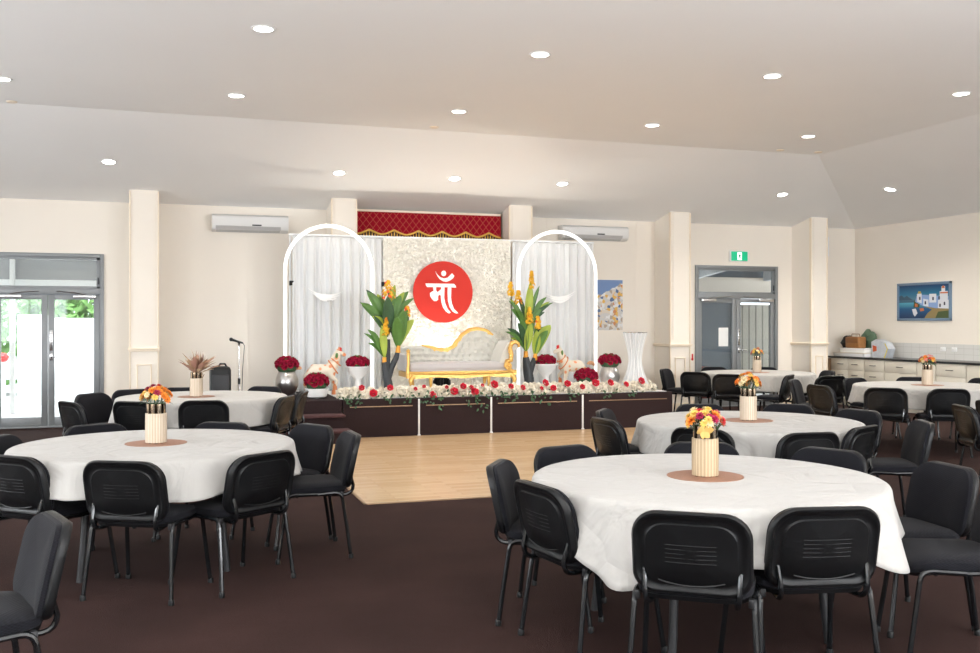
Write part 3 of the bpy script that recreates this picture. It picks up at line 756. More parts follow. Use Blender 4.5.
for x in (1.70, 3.08, 5.15, 6.58):
    MB().tube([(x, DY + .06, SZ + .02), (x, DY + .06, 2.84)], .018, 10).box(x - .12, x + .12, DY - .05, DY + .17, SZ + .007, SZ + .022, .004).build('upright', M['white'], fr)
MB().tube([(1.68, DY + .06, 2.835), (6.60, DY + .06, 2.835)], .02, 10).build('crossbar', M['white'], fr)
for x in (1.70, 3.08):
    MB().box(x - .02, x + .02, DY - .05, DY + .04, 2.08, 2.15, .01).tube([(x, DY - .04, 2.12), (x + .03, DY - .07, 2.14)], .012, 6).build('clamp', M['black'], fr)

# flower wall: uncountable silk blossoms on a board
fw = thing('flower_wall', 'cream wall of flowers behind the sofa', 'flower wall', (0, 0, 0))
MB().box(3.09, 5.13, DY - .02, DY + .03, SZ + .01, 2.82, .004).build('backing_board', M['wallflower'], fw)
rnd = random.Random(5); mb = MB()
def rosette(mb, c, r, nrm, rnd, layers=2, petals=5):
    n = Vector(nrm).normalized(); u = n.orthogonal().normalized(); w = n.cross(u); a0 = rnd.uniform(0, 6.3); c = Vector(c)
    for l in range(layers):
        rr = r * (1 - .42 * l); tilt = .25 + .5 * l
        for k in range(petals):
            a = a0 + 2 * pi * k / petals + l * .6; d = u * cos(a) + w * sin(a); e = n.cross(d)
            tip = c + d * rr * cos(tilt) + n * rr * sin(tilt); m = c + d * rr * .6 * cos(tilt) + n * rr * (.35 * sin(tilt) + .04)
            mb.add([c, m - e * rr * .48, tip, m + e * rr * .48], [(0, 1, 2), (0, 2, 3)])
zz = SZ + .04
while zz < 2.80:
    x = 3.11
    while x < 5.12:
        rosette(mb, (x + rnd.uniform(-.02, .02), DY - .022 - rnd.uniform(0, .02), zz + rnd.uniform(-.02, .02)), rnd.uniform(.022, .038), (rnd.uniform(-.5, .5), -1, rnd.uniform(-.5, .5)), rnd)
        x += .033
    zz += .034
bl = mb.build('blossoms', M['wallflower'], fw, sharp=None); bl['kind'] = 'stuff'

# red disc with white lettering
dc = thing('disc_sign', 'round coral red sign with white lettering in the middle of the flower wall', 'sign', (4.00, DY - .115, 2.003))
R = .474
MB().prism([(R * cos(2 * pi * i / 64), R * sin(2 * pi * i / 64)) for i in range(64)], 0, .02).build('disc', mat('coral_red_acrylic', (.53, .032, .022), .6, var=.05, vscale=3, spec=.2), dc)
# outline coordinates measured from the lettering, in disc radii
def glyph(pts):  # pixel outline of a 746 px wide enlargement, disc centre 354,349, radius 279
    return [((x - 354) / 279 * R, -(y - 349) / 279 * R) for x, y in pts]
gl = MB()
for pts in (
    [(280, 163), (300, 192), (330, 218), (362, 226), (395, 218), (418, 196), (436, 178), (458, 202), (446, 222), (418, 244), (385, 256), (352, 252), (322, 234), (298, 205)],
    [(358 + 23 * cos(2 * pi * i / 20), 181 + 25 * sin(2 * pi * i / 20)) for i in range(20)],
    [(188, 274), (455, 274), (470, 290), (474, 309), (430, 306), (204, 306), (194, 292)],
    [(256, 300), (288, 300), (286, 335), (300, 352), (334, 322), (334, 300), (366, 300), (362, 400), (372, 450), (394, 500), (424, 534), (408, 543), (380, 526), (352, 490), (336, 440), (330, 380), (314, 372), (304, 392), (306, 418), (288, 432), (268, 432), (248, 412), (232, 388), (230, 360), (250, 345), (264, 340)],
    [(396, 300), (430, 300), (426, 400), (434, 450), (454, 500), (496, 540), (474, 543), (440, 524), (414, 486), (398, 430), (394, 360)]):
    gl.prism(glyph(pts), -.006, .0)
gl.build('lettering', M['white'], dc)
MB().tube([(0, .01, .3), (0, .09, .3)], .01, 6).tube([(-.3, .01, -.1), (-.3, .09, -.1)], .01, 6).tube([(.3, .01, -.1), (.3, .09, -.1)], .01, 6).build('spacer', M['white'], dc)

# valance between the pillars
va = thing('valance', 'crimson diamond patterned valance with gold scalloped braid high above the stage', 'valance', (0, 0, 0))
def scal(x): 
    t = ((x - 2.82) / .40) % 1.0
    return 2.96 + .075 * (1 - abs(2 * t - 1)) ** 1.5 - .0
n = 120; X0, X1 = 2.79, 5.235
top = [(X0, 3.30), (X1, 3.30)]; low = [(X1 - (X1 - X0) * i / n, scal(X1 - (X1 - X0) * i / n) - .02) for i in range(n + 1)]
MB().prism([(X0, 3.315), (X1, 3.315)] + low, 15.25, 15.29).build('brocade', M['valance'], va)
MB().tube([(x, 15.235, z + .0) for x, z in low], .016, 8).build('gold_braid', M['goldtrim'], va)
MB().prism([(X0, 2.99), (X1, 2.99), (X1, 2.80), (X0, 2.80)], 15.275, 15.30).build('under_panel', M['valance'], va)
ts = MB(); x = X0 + .03
while x < X1 - .02:
    z = scal(x) - .04; ts.lathe([(.002, -.10), (.015, -.095), (.010, -.03), (.013, -.015), (.004, 0)], 6, (x, 15.24, z)); x += .045
f_ = ts.build('tassel_fringe', M['black'], va); f_['kind'] = 'stuff'
ts = MB(); x = X0 + .05
while x < X1 - .02:
    z = scal(x) - .04; ts.lathe([(.002, -.085), (.012, -.08), (.008, -.03), (.004, 0)], 6, (x, 15.232, z)); x += .045
f_ = ts.build('gold_tassels', M['goldtrim'], va); f_['kind'] = 'stuff'
MB().box(X0, X1, 15.24, 15.5, 3.30, 3.335).build('rail', M['trim'], va)

# LED arches
def arch(x0, x1, top, label, hi=0):
    r = (x1 - x0) / 2; cx = (x0 + x1) / 2; a = thing('light_arch', label, 'arch', (cx, 14.0, SZ + .006), 0, 'glowing white arches either side of the backdrop')
    zc = top - r - SZ - .006
    pts = [(-r, 0, .02), (-r, 0, .5), (-r, 0, zc * .6), (-r, 0, zc)] + [(-r * cos(pi * i / 28), 0, zc + r * sin(pi * i / 28)) for i in range(1, 28)] + [(r, 0, zc), (r, 0, zc * .6), (r, 0, .5), (r, 0, .02)]
    MB().tube(pts, .027, 10).build('light_tube', M['led'], a)
    MB().box(-r - .14, -r + .14, -.12, .12, 0, .02, .005).build('foot_plate', M['white'], a)
    MB().box(r - .14, r + .14, -.12, .12, 0, .02, .005).build('foot_plate', M['white'], a)
arch(1.565, 2.815, 2.925, 'glowing white rounded arch at the left of the stage')
arch(5.09, 6.385, 2.945, 'glowing white rounded arch at the right of the stage')
# white script pieces hung inside the arches
def swoosh(cx, cz, label, flip):
    o = thing('hanging_wing', label, 'ornament', (cx, 14.36, cz)); mb = MB()
    for k, (l, dz, cv) in enumerate(((.26, .05, .10), (.23, .0, .06), (.17, -.05, .04))):
        p = bezier((-l * flip, 0, dz + .06), (0, -.02, dz - cv), (l * flip, 0, dz + .02), 12)
        q = bezier((l * flip, 0, dz + .02), (0, -.02, dz - cv - .07), (-l * flip, 0, dz + .06), 12)
        mb.prism([(a[0], a[2]) for a in p] + [(a[0], a[2]) for a in q[1:-1]], -.006 - .012 * k, .004 - .012 * k)
    mb.build('wing', M['white'], o)
    MB().tube([(0, .0, .0), (0, .19, 2.825 - cz)], .0025, 5).build('hanging_wire', M['white'], o)
    return o
s1 = swoosh(2.19, 1.93, 'white feather shaped ornament hanging in the left arch', 1)
MB().tube([(.02, -.03, -.08), (.09, -.03, -.07)], .008, 6).tube([(.07, -.03, -.07), (.08, -.03, -.20)], .004, 6).build('hook', M['acgrey'], s1)
swoosh(5.93, 1.93, 'white feather shaped ornament hanging in the right arch', -1)

# uplighter under the sofa: a black stage lamp that washes the disc and ceiling
pl = thing('stage_uplight', 'black round stage lamp on the deck under the sofa', 'stage light', (3.92, 14.18, SZ + .006))
MB().tube([(0, 0, .05), (0, .02, .20)], [.085, .10], 20).build('lamp_body', M['black'], pl)
fin = MB()
for k in range(14): a = 2 * pi * k / 14; fin.box(-.004, .004, .08, .118, .07, .17); 
for k in range(14):
    a = 2 * pi * k / 14
    for j in range(8):
        i = k * 8 + j; x, y, z = fin.v[i]; fin.v[i] = (x * cos(a) - y * sin(a), x * sin(a) + y * cos(a), z)
fin.build('cooling_fins', M['black'], pl)
MB().tube([(-.13, 0, 0), (-.13, 0, .14), (-.10, 0, .15)], .01, 6).tube([(.13, 0, 0), (.13, 0, .14), (.10, 0, .15)], .01, 6).box(-.14, .14, -.03, .03, 0, .012, .003).build('yoke', M['black_metal'], pl)
MB().lathe([(.001, .203), (.088, .203), (.088, .207), (.001, .207)], 20, (0, .02, 0)).build('lens', mat('uplight_lens', (.9, .9, .9), .3, emit=(1, .92, .8), estr=3), pl)
l = bpy.data.lights.new('uplight_lamp', 'SPOT'); l.energy = 66; l.spot_size = radians(120); l.spot_blend = .8; l.shadow_soft_size = .07; l.color = (1, .91, .78)
lo = bpy.data.objects.new('uplight_lamp', l); COL.objects.link(lo); lo.parent = pl; lo.location = (0, .02, .23); lo.rotation_euler = (radians(180 + 4), 0, 0)

# ------------------------------------------------------------------ sofa
so = thing('chaise_sofa', 'cream tufted wedding sofa with a gold carved frame in the middle of the stage', 'sofa', (4.00, 13.33, SZ + .006))
so.scale = (.92, .95, .98)
g = MB()
# apron with a serpentine lower edge
ap_ = [(-.90, .33), (-.90, .26), (-.80, .225), (-.62, .235), (-.45, .245), (0, .225), (.40, .245), (.60, .235), (.80, .225), (.88, .27), (.88, .33)]
g.prism(ap_, -.03, .02)
g.tube([(-.90, -.02, .315), (-.4, -.045, .300), (0, -.05, .296), (.4, -.045, .300), (.86, -.02, .315)], .022, 8)
g.box(-.88, .86, .02, .62, .24, .32, .01)
g.build('apron', M['gold'], so)
for (x, y, sx, sy) in ((-.80, .0, -1, -1), (.80, .0, 1, -1), (-.62, .58, -1, 1), (.52, .58, 1, 1), (-.5, .02, .3, -1)):
    if sx == .3: continue
    pts = [(x, y, .27), (x + .045 * sx, y + .03 * sy, .20), (x + .03 * sx, y + .02 * sy, .11), (x, y, .05), (x + .03 * sx, y + .02 * sy, .012)]
    MB().tube(pts, [.045, .036, .022, .016, .026], 10).build('leg', M['gold'], so)
for x in (-.52, .42):
    MB().tube([(x, -.0, .25), (x, -.01, .14), (x, 0, .04), (x, 0, .005)], [.035, .022, .016, .024], 10).build('leg', M['gold'], so)
c_ = MB().box(-.86, .80, -.02, .58, .32, .455, .05); c_.build('seat_cushion', M['cushion'], so)
MB().tube([(-.84, -.022, .34), (.78, -.022, .34)], .007, 6).build('piping', M['acgrey'], so)
# back profile (x, z)
prof = [(-.86, .66), (-.72, .685), (-.55, .69), (-.42, .655), (-.28, .615), (-.13, .60), (.0, .645), (.08, .74), (.18, .845), (.30, .905), (.42, .92), (.54, .90), (.66, .84), (.74, .78)]
def back_pt(x, z, y): return (x, y + .16 * (z - .45), z)
bk = MB(); n = 44; m = 14
xs = [-.86 + 1.60 * i / n for i in range(n + 1)]
def topz(x):
    for (a, b), (c, d) in zip(prof, prof[1:]):
        if a <= x <= c: t = (x - a) / (c - a); t = t * t * (3 - 2 * t) * .5 + t * .5; return b + (d - b) * t
    return prof[-1][1]
vs = []; fs = []
for k in range(m + 1):
    for x in xs:
        z = .44 + (topz(x) - .44) * k / m
        gx = (x + (.055 if int((z - .40) / .085) % 2 else 0)) / .11; gz = (z - .40) / .085
        dd = math.hypot((gx - round(gx)) * 1.0, (gz - math.floor(gz) - .5) * .8)
        y = .52 - .055 * min(1, dd * 2.2) + .16 * (z - .45) - .03
        vs.append((x, y, z))
N1 = len(vs)
for k in range(m + 1):
    for x in xs:
        z = .44 + (topz(x) - .44) * k / m; vs.append((x, .60 + .10 * (z - .45), z))
for k in range(m):
    for i in range(n):
        a = k * (n + 1) + i; fs += [(a, a + 1, a + n + 2, a + n + 1), (N1 + a, N1 + a + n + 1, N1 + a + n + 2, N1 + a + 1)]
for i in range(n): a = m * (n + 1) + i; fs.append((a, a + 1, N1 + a + 1, N1 + a)); fs.append((i, N1 + i, N1 + i + 1, i + 1))
for k in range(m): a = k * (n + 1); fs.append((a, a + n + 1, N1 + a + n + 1, N1 + a)); a += n; fs.append((a, N1 + a, N1 + a + n + 1, a + n + 1))
bk.add(vs, fs); bko = bk.build('backrest', M['sofa'], so)
bt_ = MB()
for r_ in range(6):
    zb = .40 + .085 * (r_ + .5); off = .055 if r_ % 2 else 0
    for q in range(-8, 8):
        x = q * .11 - off
        if -.82 < x < .70 and zb > .46 and zb < topz(x) - .04: bt_.ball((x, .482 + .16 * (zb - .45) + .003, zb), .012, 8, 5)
b__ = bt_.build('tufting_buttons', M['silver'], bko); b__['kind'] = 'stuff'
rail = [(x, .50 + .15 * (z - .45) - .0, z + .012) for x, z in [(xx, topz(xx)) for xx in [-.52 + i * .03 for i in range(41)] if xx <= .70]]
MB().tube(rail, [.014 + .028 * min(1, i / 5, (len(rail) - 1 - i) / 3 + .3) for i in range(len(rail))], 10).build('gold_crest_rail', M['gold'], bko)
# right rolled arm with carved scroll front
arm = MB()
sec = [(.60, .45), (.66, .60), (.73, .72), (.80, .765), (.88, .755), (.915, .70), (.90, .64), (.86, .63), (.84, .60), (.82, .50), (.82, .33), (.70, .33)]
arm.prism(sec, .0, .60); ao = arm.build('arm', M['sofa'], so)
sc = MB()
spine = [(.84, .30), (.76, .34), (.70, .40), (.72, .46), (.79, .48), (.80, .56), (.77, .66), (.80, .735), (.87, .75), (.915, .72), (.925, .67)]
sc.tube([(x, -.015, z) for x, z in spine], [.03, .035, .04, .04, .036, .034, .036, .036, .03, .026, .018], 10)
sp2 = [(.74 + .075 * (1 - t / 14) * cos(t * .75 + 1.2), -.045, .40 + .075 * (1 - t / 14) * sin(t * .75 + 1.2)) for t in range(14)]
sc.tube(sp2, .016, 8); sc.ball((.74, -.05, .40), .022, 10, 6)
for t in range(7): sc.ball((.755 + .01 * sin(t * 1.3), -.05, .50 + t * .033), .015, 8, 5, (1.6, 1, 1))
sc.build('carved_scroll', M['gold'], ao)
# left low arm
la = MB().box(-.915, -.84, .0, .58, .33, .58, .03).build('arm', M['cushion'], so)
MB().tube([(-.88, -.02, .24), (-.89, -.03, .34), (-.875, -.02, .46), (-.88, -.02, .60)], [.035, .028, .022, .03], 10).ball((-.88, -.02, .625), .032, 12, 8).build('gold_post', M['gold'], la)

# ------------------------------------------------------------------ roses, vases, urns
def rose_mesh(name, m, r=1.0, seed=1):
    rnd = random.Random(seed); mb = MB()
    mb.lathe([(.02 * r, -.45 * r), (.30 * r, -.25 * r), (.34 * r, .10 * r), (.20 * r, .42 * r), (.04 * r, .46 * r)], 8)
    for ring, (cnt, rad, h, op) in enumerate(((3, .34, .52, .02), (4, .56, .44, .12), (5, .78, .30, .34), (6, .98, .10, .62))):
        a0 = rnd.uniform(0, 6)
        for k in range(cnt):
            a = a0 + 2 * pi * k / cnt; wd = 1.35 * pi / cnt; grid = []
            for i in range(4):
                t = i / 3
                for j in range(4):
                    s_ = (j / 3 - .5) * 2; aa = a + s_ * wd * (.5 + .5 * sin(pi * min(1, t * .8 + .2))) ; rr = rad * (.45 + .55 * t ** .8) + op * .25 * t * t
                    z = -.42 + (h + .42) * t - op * .22 * t ** 3 - .08 * s_ * s_ * t
                    grid.append((rr * cos(aa) * r, rr * sin(aa) * r, z * r))
            mb.add(grid, [(i * 4 + j, i * 4 + j + 1, i * 4 + j + 5, i * 4 + j + 4) for i in range(3) for j in range(3)])
    return mb.mesh(name, m, None)
ROSE_RED = rose_mesh('rose', M['rosered'], seed=1); ROSE_BRIGHT = rose_mesh('red_rose', M['rosebright'], seed=2); ROSE_WHITE = rose_mesh('white_rose', M['rosewhite'], seed=3)
def leafblade(mb, base, d, up, L, wd, curl=.25, n=6):
    base, d, up = Vector(base), Vector(d).normalized(), Vector(up)
    side = d.cross(up); side = side.normalized() if side.length > 1e-4 else d.orthogonal().normalized(); nr = side.cross(d).normalized()
    vs = []
    for i in range(n + 1):
        t = i / n; c = base + d * (L * t) - nr * (curl * L * t * t); w_ = wd * math.sin(pi * min(1, (t * .93 + .05))) ** .7 * .5
        vs += [c - side * w_ + nr * w_ * .3, c - nr * 0, c + side * w_ + nr * w_ * .3]
    mb.add(vs, [(i * 3 + j, i * 3 + j + 1, i * 3 + j + 4, i * 3 + j + 3) for i in range(n) for j in (0, 1)])
def rose_dome(name, label, loc, rx, rz, n=26, seed=1, rose=ROSE_RED, rs=.042, group=None):
    rnd = random.Random(seed); r = thing(name, label, 'flowers', loc, 0, group)
    k = 0; ga = pi * (3 - 5 ** .5)
    MB().ball((0, 0, rz * .30), 1, 16, 8, (rx * .80, rx * .80, rz * .55)).build('foam_core', M['leafdark'], r)
    for i in range(n):
        t = (i + .5) / n; zc = 1 - 1.25 * t; q = math.sqrt(max(0, 1 - zc * zc)); a = i * ga
        p = Vector((q * cos(a) * rx * .88, q * sin(a) * rx * .88, rz * .42 + zc * rz * .50)); nrm = Vector((q * cos(a), q * sin(a), zc + .15)).normalized()
        o = put('rose', rose, r, p, nrm.to_track_quat('Z', 'Y').to_euler()); s_ = rs * rnd.uniform(.9, 1.15); o.scale = (s_, s_, s_)
    lf = MB()
    for i in range(22):
        a = rnd.uniform(0, 6.3); e = rnd.uniform(-.2, 1.2); d = Vector((cos(a) * cos(e), sin(a) * cos(e), sin(e)))
        leafblade(lf, Vector((d.x * rx * .72, d.y * rx * .72, rz * .4 + d.z * rz * .45)), d, (0, 0, 1), .055, .035)
    lo_ = lf.build('foliage', M['leaf'], r, sharp=None); lo_['kind'] = 'stuff'
    return r
def vase(name, prof, m, loc, label, cat='vase', n=36, ripple=None, group=None):
    o = MB().lathe(prof, n, (0, 0, 0), ripple).build(name, m, None, loc); return tag(o, label, cat, group)
DZ = SZ + .006
sil = [(.001, 0), (.085, 0), (.10, .01), (.135, .07), (.162, .15), (.160, .22), (.135, .29), (.115, .325), (.12, .335), (.105, .335), (.10, .32), (.001, .30)]
vase('silver_vase', sil, M['silver'], (1.56, 13.75, DZ), 'ribbed silver vase at the far left end of the stage', ripple=lambda a, z: .012 * sin(a * 18), group='silver vases')
rose_dome('rose_arrangement', 'dome of dark red roses in the far left silver vase', (1.56, 13.75, DZ + .335), .175, .22, 30, 1, group='dark red rose arrangements')
vase('silver_vase', sil, M['silver'], (6.53, 13.80, DZ), 'ribbed silver vase at the right, beside the hourglass stand', ripple=lambda a, z: .012 * sin(a * 18), group='silver vases')
rose_dome('rose_arrangement', 'dome of dark red roses in the right silver vase', (6.53, 13.80, DZ + .335), .19, .20, 30, 2, group='dark red rose arrangements')
bowl = [(.001, 0), (.10, 0), (.135, .02), (.155, .09), (.16, .13), (.145, .13), (.135, .10), (.001, .09)]
vase('white_bowl', bowl, M['urn'], (1.89, 13.18, DZ), 'low white bowl at the top of the stage steps', 'bowl', group='low white bowls')
rose_dome('rose_arrangement', 'dome of dark red roses in the low white bowl above the steps', (1.89, 13.18, DZ + .125), .178, .22, 30, 3, group='dark red rose arrangements')
vase('white_bowl', bowl, M['urn'], (5.90, 13.28, DZ), 'low white bowl behind the flowers at the right', 'bowl', group='low white bowls')
rose_dome('rose_arrangement', 'cluster of dark red roses in the low bowl left of the right silver vase', (5.90, 13.28, DZ + .12), .19, .23, 28, 4, group='dark red rose arrangements')
urn = [(.001, 0), (.10, 0), (.105, .03), (.075, .05), (.052, .09), (.045, .18), (.055, .22), (.085, .25), (.135, .30), (.155, .36), (.185, .385), (.18, .395), (.15, .39), (.14, .34), (.001, .32)]
vase('white_urn', urn, M['urn'], (2.56, 13.75, DZ), 'white pedestal urn left of the left potted plant', 'urn', group='white pedestal urns')
rose_dome('rose_arrangement', 'dome of dark red roses on the left white pedestal urn', (2.56, 13.75, DZ + .37), .18, .17, 26, 5, group='dark red rose arrangements')
vase('white_urn', urn, M['urn'], (5.42, 13.98 - .28, DZ), 'white pedestal urn right of the right potted plant', 'urn', group='white pedestal urns')
rose_dome('rose_arrangement', 'dome of dark red roses on the right white pedestal urn', (5.42, 13.70, DZ + .37), .165, .16, 24, 6, group='dark red rose arrangements')

# hourglass stand
hs = thing('hourglass_stand', 'tall white pleated hourglass shaped stand on the right end of the stage', 'stand', (7.09 - .27, 13.5, DZ))
hp = []
for i in range(25):
    t = i / 24; z = t * .86; r_ = .09 + (.135 * (1 - t / .52) ** 1.6 if t < .52 else .085 * ((t - .52) / .48) ** 1.5); hp.append((r_, z))
hc = MB().lathe([(.001, 0)] + hp + [(.001, .855)], 96, (0, 0, 0), lambda a, z: .09 * sin(a * 16)).build('pleated_cover', M['sheer'], hs)
rib = MB()
for k in range(12):
    a = 2 * pi * k / 12
    rib.tube([(1.06 * r_ * cos(a + .35 * (z - .43)), 1.06 * r_ * sin(a + .35 * (z - .43)), z) for r_, z in hp], .0065, 5)
rib.build('ribs', M['white'], hs)
MB().lathe([(.155, .855), (.185, .855), (.187, .872), (.155, .872)], 32).build('rim', M['chrome'], hs)

# painted horses (skin figures)
def skin(name, verts, edges, rad, m, parent=None, loc=None, rot=None, sub=2):
    me = bpy.data.meshes.new(name); me.from_pydata(verts, edges, []); me.materials.append(m)
    o = put(name, me, parent, loc, rot)
    s_ = o.modifiers.new('skin', 'SKIN'); s_.use_smooth_shade = True
    if not me.skin_vertices: 
        pass
    for v, r in zip(me.skin_vertices[0].data, rad): v.radius = (r, r) if not isinstance(r, tuple) else r
    me.skin_vertices[0].data[0].use_root = True
    ss = o.modifiers.new('sub', 'SUBSURF'); ss.levels = sub; ss.render_levels = sub
    return o
def horse(loc, rz, label):
    h = thing('painted_horse', label, 'horse figure', loc, rz, 'painted horse figures on the stage')
    V = [(-.02, 0, .34), (-.13, 0, .345), (-.20, 0, .34), (.08, 0, .34), (.15, 0, .37), (.20, 0, .45), (.235, 0, .54), (.25, 0, .60), (.31, 0, .57), (.345, 0, .545),
         (.14, .05, .26), (.17, .055, .13), (.175, .055, .015), (.14, -.05, .26), (.22, -.06, .20), (.19, -.06, .10),
         (-.20, .05, .26), (-.23, .055, .15), (-.20, .055, .015), (-.20, -.05, .26), (-.15, -.055, .15), (-.17, -.055, .015)]
    E_ = [(0, 1), (1, 2), (0, 3), (3, 4), (4, 5), (5, 6), (6, 7), (7, 8), (8, 9), (4, 10), (10, 11), (11, 12), (4, 13), (13, 14), (14, 15), (2, 16), (16, 17), (17, 18), (2, 19), (19, 20), (20, 21)]
    Rr = [.098, .10, .088, .10, .092, .066, .050, .046, .036, .026, .044, .024, .022, .044, .024, .020, .052, .028, .022, .052, .028, .022]
    skin('body', V, E_, Rr, M['horse'], h)
    MB().tube(bezier((-.27, 0, .37), (-.38, 0, .42), (-.42, 0, .30), 10), [.014, .024, .028, .030, .030, .028, .026, .022, .018, .014, .008], 8).build('tail', mat('painted_tail', (.62, .32, .16), .5, var=.3, vscale=30), h)
    mn = MB()
    for k in range(9): t = k / 8; mn.ball((.10 + .13 * t, 0, .43 + .19 * t), .026, 8, 6, (1, .5, 1.2))
    mn.build('mane', M['horse'], h)
    for s_ in (-1, 1): MB().lathe([(.014, 0), (.011, .02), (.002, .045)], 8, (.245, .022 * s_, .635)).build('ear', M['horse'], h)
    br = MB()
    for (cx, cz, rr, tl) in ((.165, .39, .112, 35), (.205, .46, .080, 50)):
        pts = []
        for k in range(25):
            a = 2 * pi * k / 24; u = rr * cos(a); v = rr * .72 * sin(a); pts.append((cx + u * sin(radians(tl)) * -1, v, cz + u * cos(radians(tl))))
        br.tube(pts, .010, 6)
    br.build('breast_garland', mat('painted_orange_braid', (.60, .20, .07), .5, var=.3, vscale=60), h)
    MB().ball((.262, 0, .645), .026, 10, 8).ball((.275, 0, .615), .018, 8, 6).build('red_plume', M['redpaint'], h)
    MB().ball((.215, -.045, .55), .020, 8, 6, (1, .6, 2.2)).ball((.215, .045, .55), .020, 8, 6, (1, .6, 2.2)).build('green_leaf_band', M['leaf'], h)
    hf = MB()
    for x, y, z in ((.175, .055, .0), (.19, -.06, .075), (-.20, .055, 0), (-.17, -.055, 0)): hf.lathe([(.001, 0), (.031, 0), (.027, .05), (.021, .08), (.001, .08)], 12, (x, y, z))
    hf.build('hooves', mat('painted_orange_hoof', (.66, .22, .08), .5), h)
horse((2.03, 13.70, DZ), radians(-8), 'white painted toy horse facing right, in front of the left arch')
horse((5.97, 13.95, DZ), radians(188), 'white painted toy horse facing left, in front of the right arch')

# ------------------------------------------------------------------ artificial plants
def plant(loc, label, spec, seed):
    rnd = random.Random(seed); p = thing('artificial_plant', label, 'plant', loc, 0, 'tall artificial plants beside the sofa')
    MB().tube(spec['trunk'], spec['tr'], 12).build('trunk', M['trunk'], p)
    for br_, rr in spec['branches']: MB().tube(br_, rr, 10).build('branch', M['trunk'], p)
    for c, d in spec['bands']: c = Vector(c); d = Vector(d).normalized(); MB().tube([c - d * .03, c, c + d * .07], [.038, .034, .028], 10).build('stem_band', M['node'], p)
    more = []
    for base, tip, wd, mm in spec['leaves']:
        j = [rnd.uniform(-.09, .09), rnd.uniform(-.05, .08), rnd.uniform(-.12, .06)]
        more.append((base, (tip[0] * 1.0 + j[0], tip[1] + j[1], tip[2] + j[2]), wd * .72, ('leaf', 'leafdark', 'leaf', 'leafyellow')[len(more) % 4]))
    for base, tip, wd, mm in spec['leaves'] + more:
        base, tip = Vector(base), Vector(tip); d = tip - base; L = d.length
        out = Vector((d.x, d.y - .02, 0)); out = out.normalized() if out.length > .03 else Vector((0, -1, 0))
        mb = MB(); upv = Vector((0, -1, .25))
        # the blade arches: start steeper than the chord, end on the tip
        side = d.cross(upv).normalized(); nr = side.cross(d).normalized(); bow = Vector((0, 0, 1)) * L * .16
        vs = []; nn = 9
        for i in range(nn + 1):
            t = i / nn; c = base + d * t + bow * sin(pi * t) * (1 if abs(d.x) > .08 else .3); w_ = wd * max(.05, math.sin(pi * min(1, t * .96 + .03)) ** .75) * .5
            vs += [c - side * w_ + nr * w_ * .35, c - side * w_ * .5 + nr * w_ * .08, c, c + side * w_ * .5 + nr * w_ * .08, c + side * w_ + nr * w_ * .35]
        mb.add(vs, [(i * 5 + j, i * 5 + j + 1, i * 5 + j + 6, i * 5 + j + 5) for i in range(nn) for j in range(4)])
        o = mb.build('leaf', M[mm], p, sharp=None); md = o.modifiers.new('t', 'SOLIDIFY'); md.thickness = .004
    for c, h, wd, mm2 in spec['flowers']:
        fb = MB(); fb.cur = 0
        for i in range(60):
            t = rnd.random(); a = rnd.uniform(0, 6.3); q = wd * (1 - .65 * t) * rnd.uniform(.3, 1)
            fb.cur = 1 if rnd.random() < mm2 else 0
            rosette(fb, (c[0] + q * cos(a) * 1.25, c[1] + q * sin(a) - .03, c[2] + h * t), .026, (cos(a), sin(a) - .3, .6), rnd, 2, 4)
        f = fb.build('flower_spike', [M['yflower'], M['rflower']], p, sharp=None)
# heights above the deck, x to the right
plant((2.93, 13.45, DZ), 'tall artificial plant with paddle leaves and yellow flowers left of the sofa', dict(
    trunk=[(.02, 0, 0), (.0, 0, .18), (-.03, 0, .33), (-.05, 0, .46)], tr=[.075, .062, .05, .04],
    branches=[([(.0, 0, .22), (.05, 0, .38), (.12, 0, .52), (.14, 0, .60)], [.05, .045, .04, .032]), ([(-.02, .02, .30), (.0, .02, .55), (.0, .02, .78)], [.045, .042, .038])],
    bands=[((-.05, 0, .46), (0, 0, 1)), ((.145, 0, .62), (.1, 0, 1))],
    leaves=[((-.05, 0, .52), (-.30, -.06, .92), .08, 'leaf'), ((-.05, -.02, .52), (-.10, -.05, .98), .11, 'leafyellow'), ((-.05, 0, .52), (-.17, .06, .80), .09, 'leafyellow'),
            ((.145, 0, .66), (.10, -.12, 1.12), .18, 'leaf'), ((.145, 0, .66), (.20, -.10, 1.20), .17, 'leaf'), ((.145, 0, .66), (.36, -.05, 1.06), .13, 'leafyellow'), ((.145, 0, .66), (-.02, .05, 1.18), .14, 'leafdark'), ((.145, .02, .66), (.30, .08, 1.16), .12, 'leaf'),
            ((.0, 0, .82), (-.38, -.05, 1.26), .14, 'leaf'), ((.0, 0, .85), (-.30, -.02, 1.44), .15, 'leaf'), ((.0, -.02, .85), (-.03, -.12, 1.38), .17, 'leafdark'), ((.0, 0, .85), (.17, -.06, 1.40), .16, 'leaf'), ((.0, .02, .85), (.30, .02, 1.46), .12, 'leaf'), ((.0, .02, .9), (.11, .05, 1.55), .11, 'leafyellow'), ((.0, .02, .9), (-.14, .05, 1.42), .12, 'leafyellow'), ((0, 0, .85), (-.22, -.08, 1.12), .13, 'leafdark')],
   flowers=[((-.0, 0, 1.36), .24, .10, .25), ((-.04, -.03, .84), .24, .05, .15), ((.27, -.02, 1.10), .14, .05, .45)]), 3)
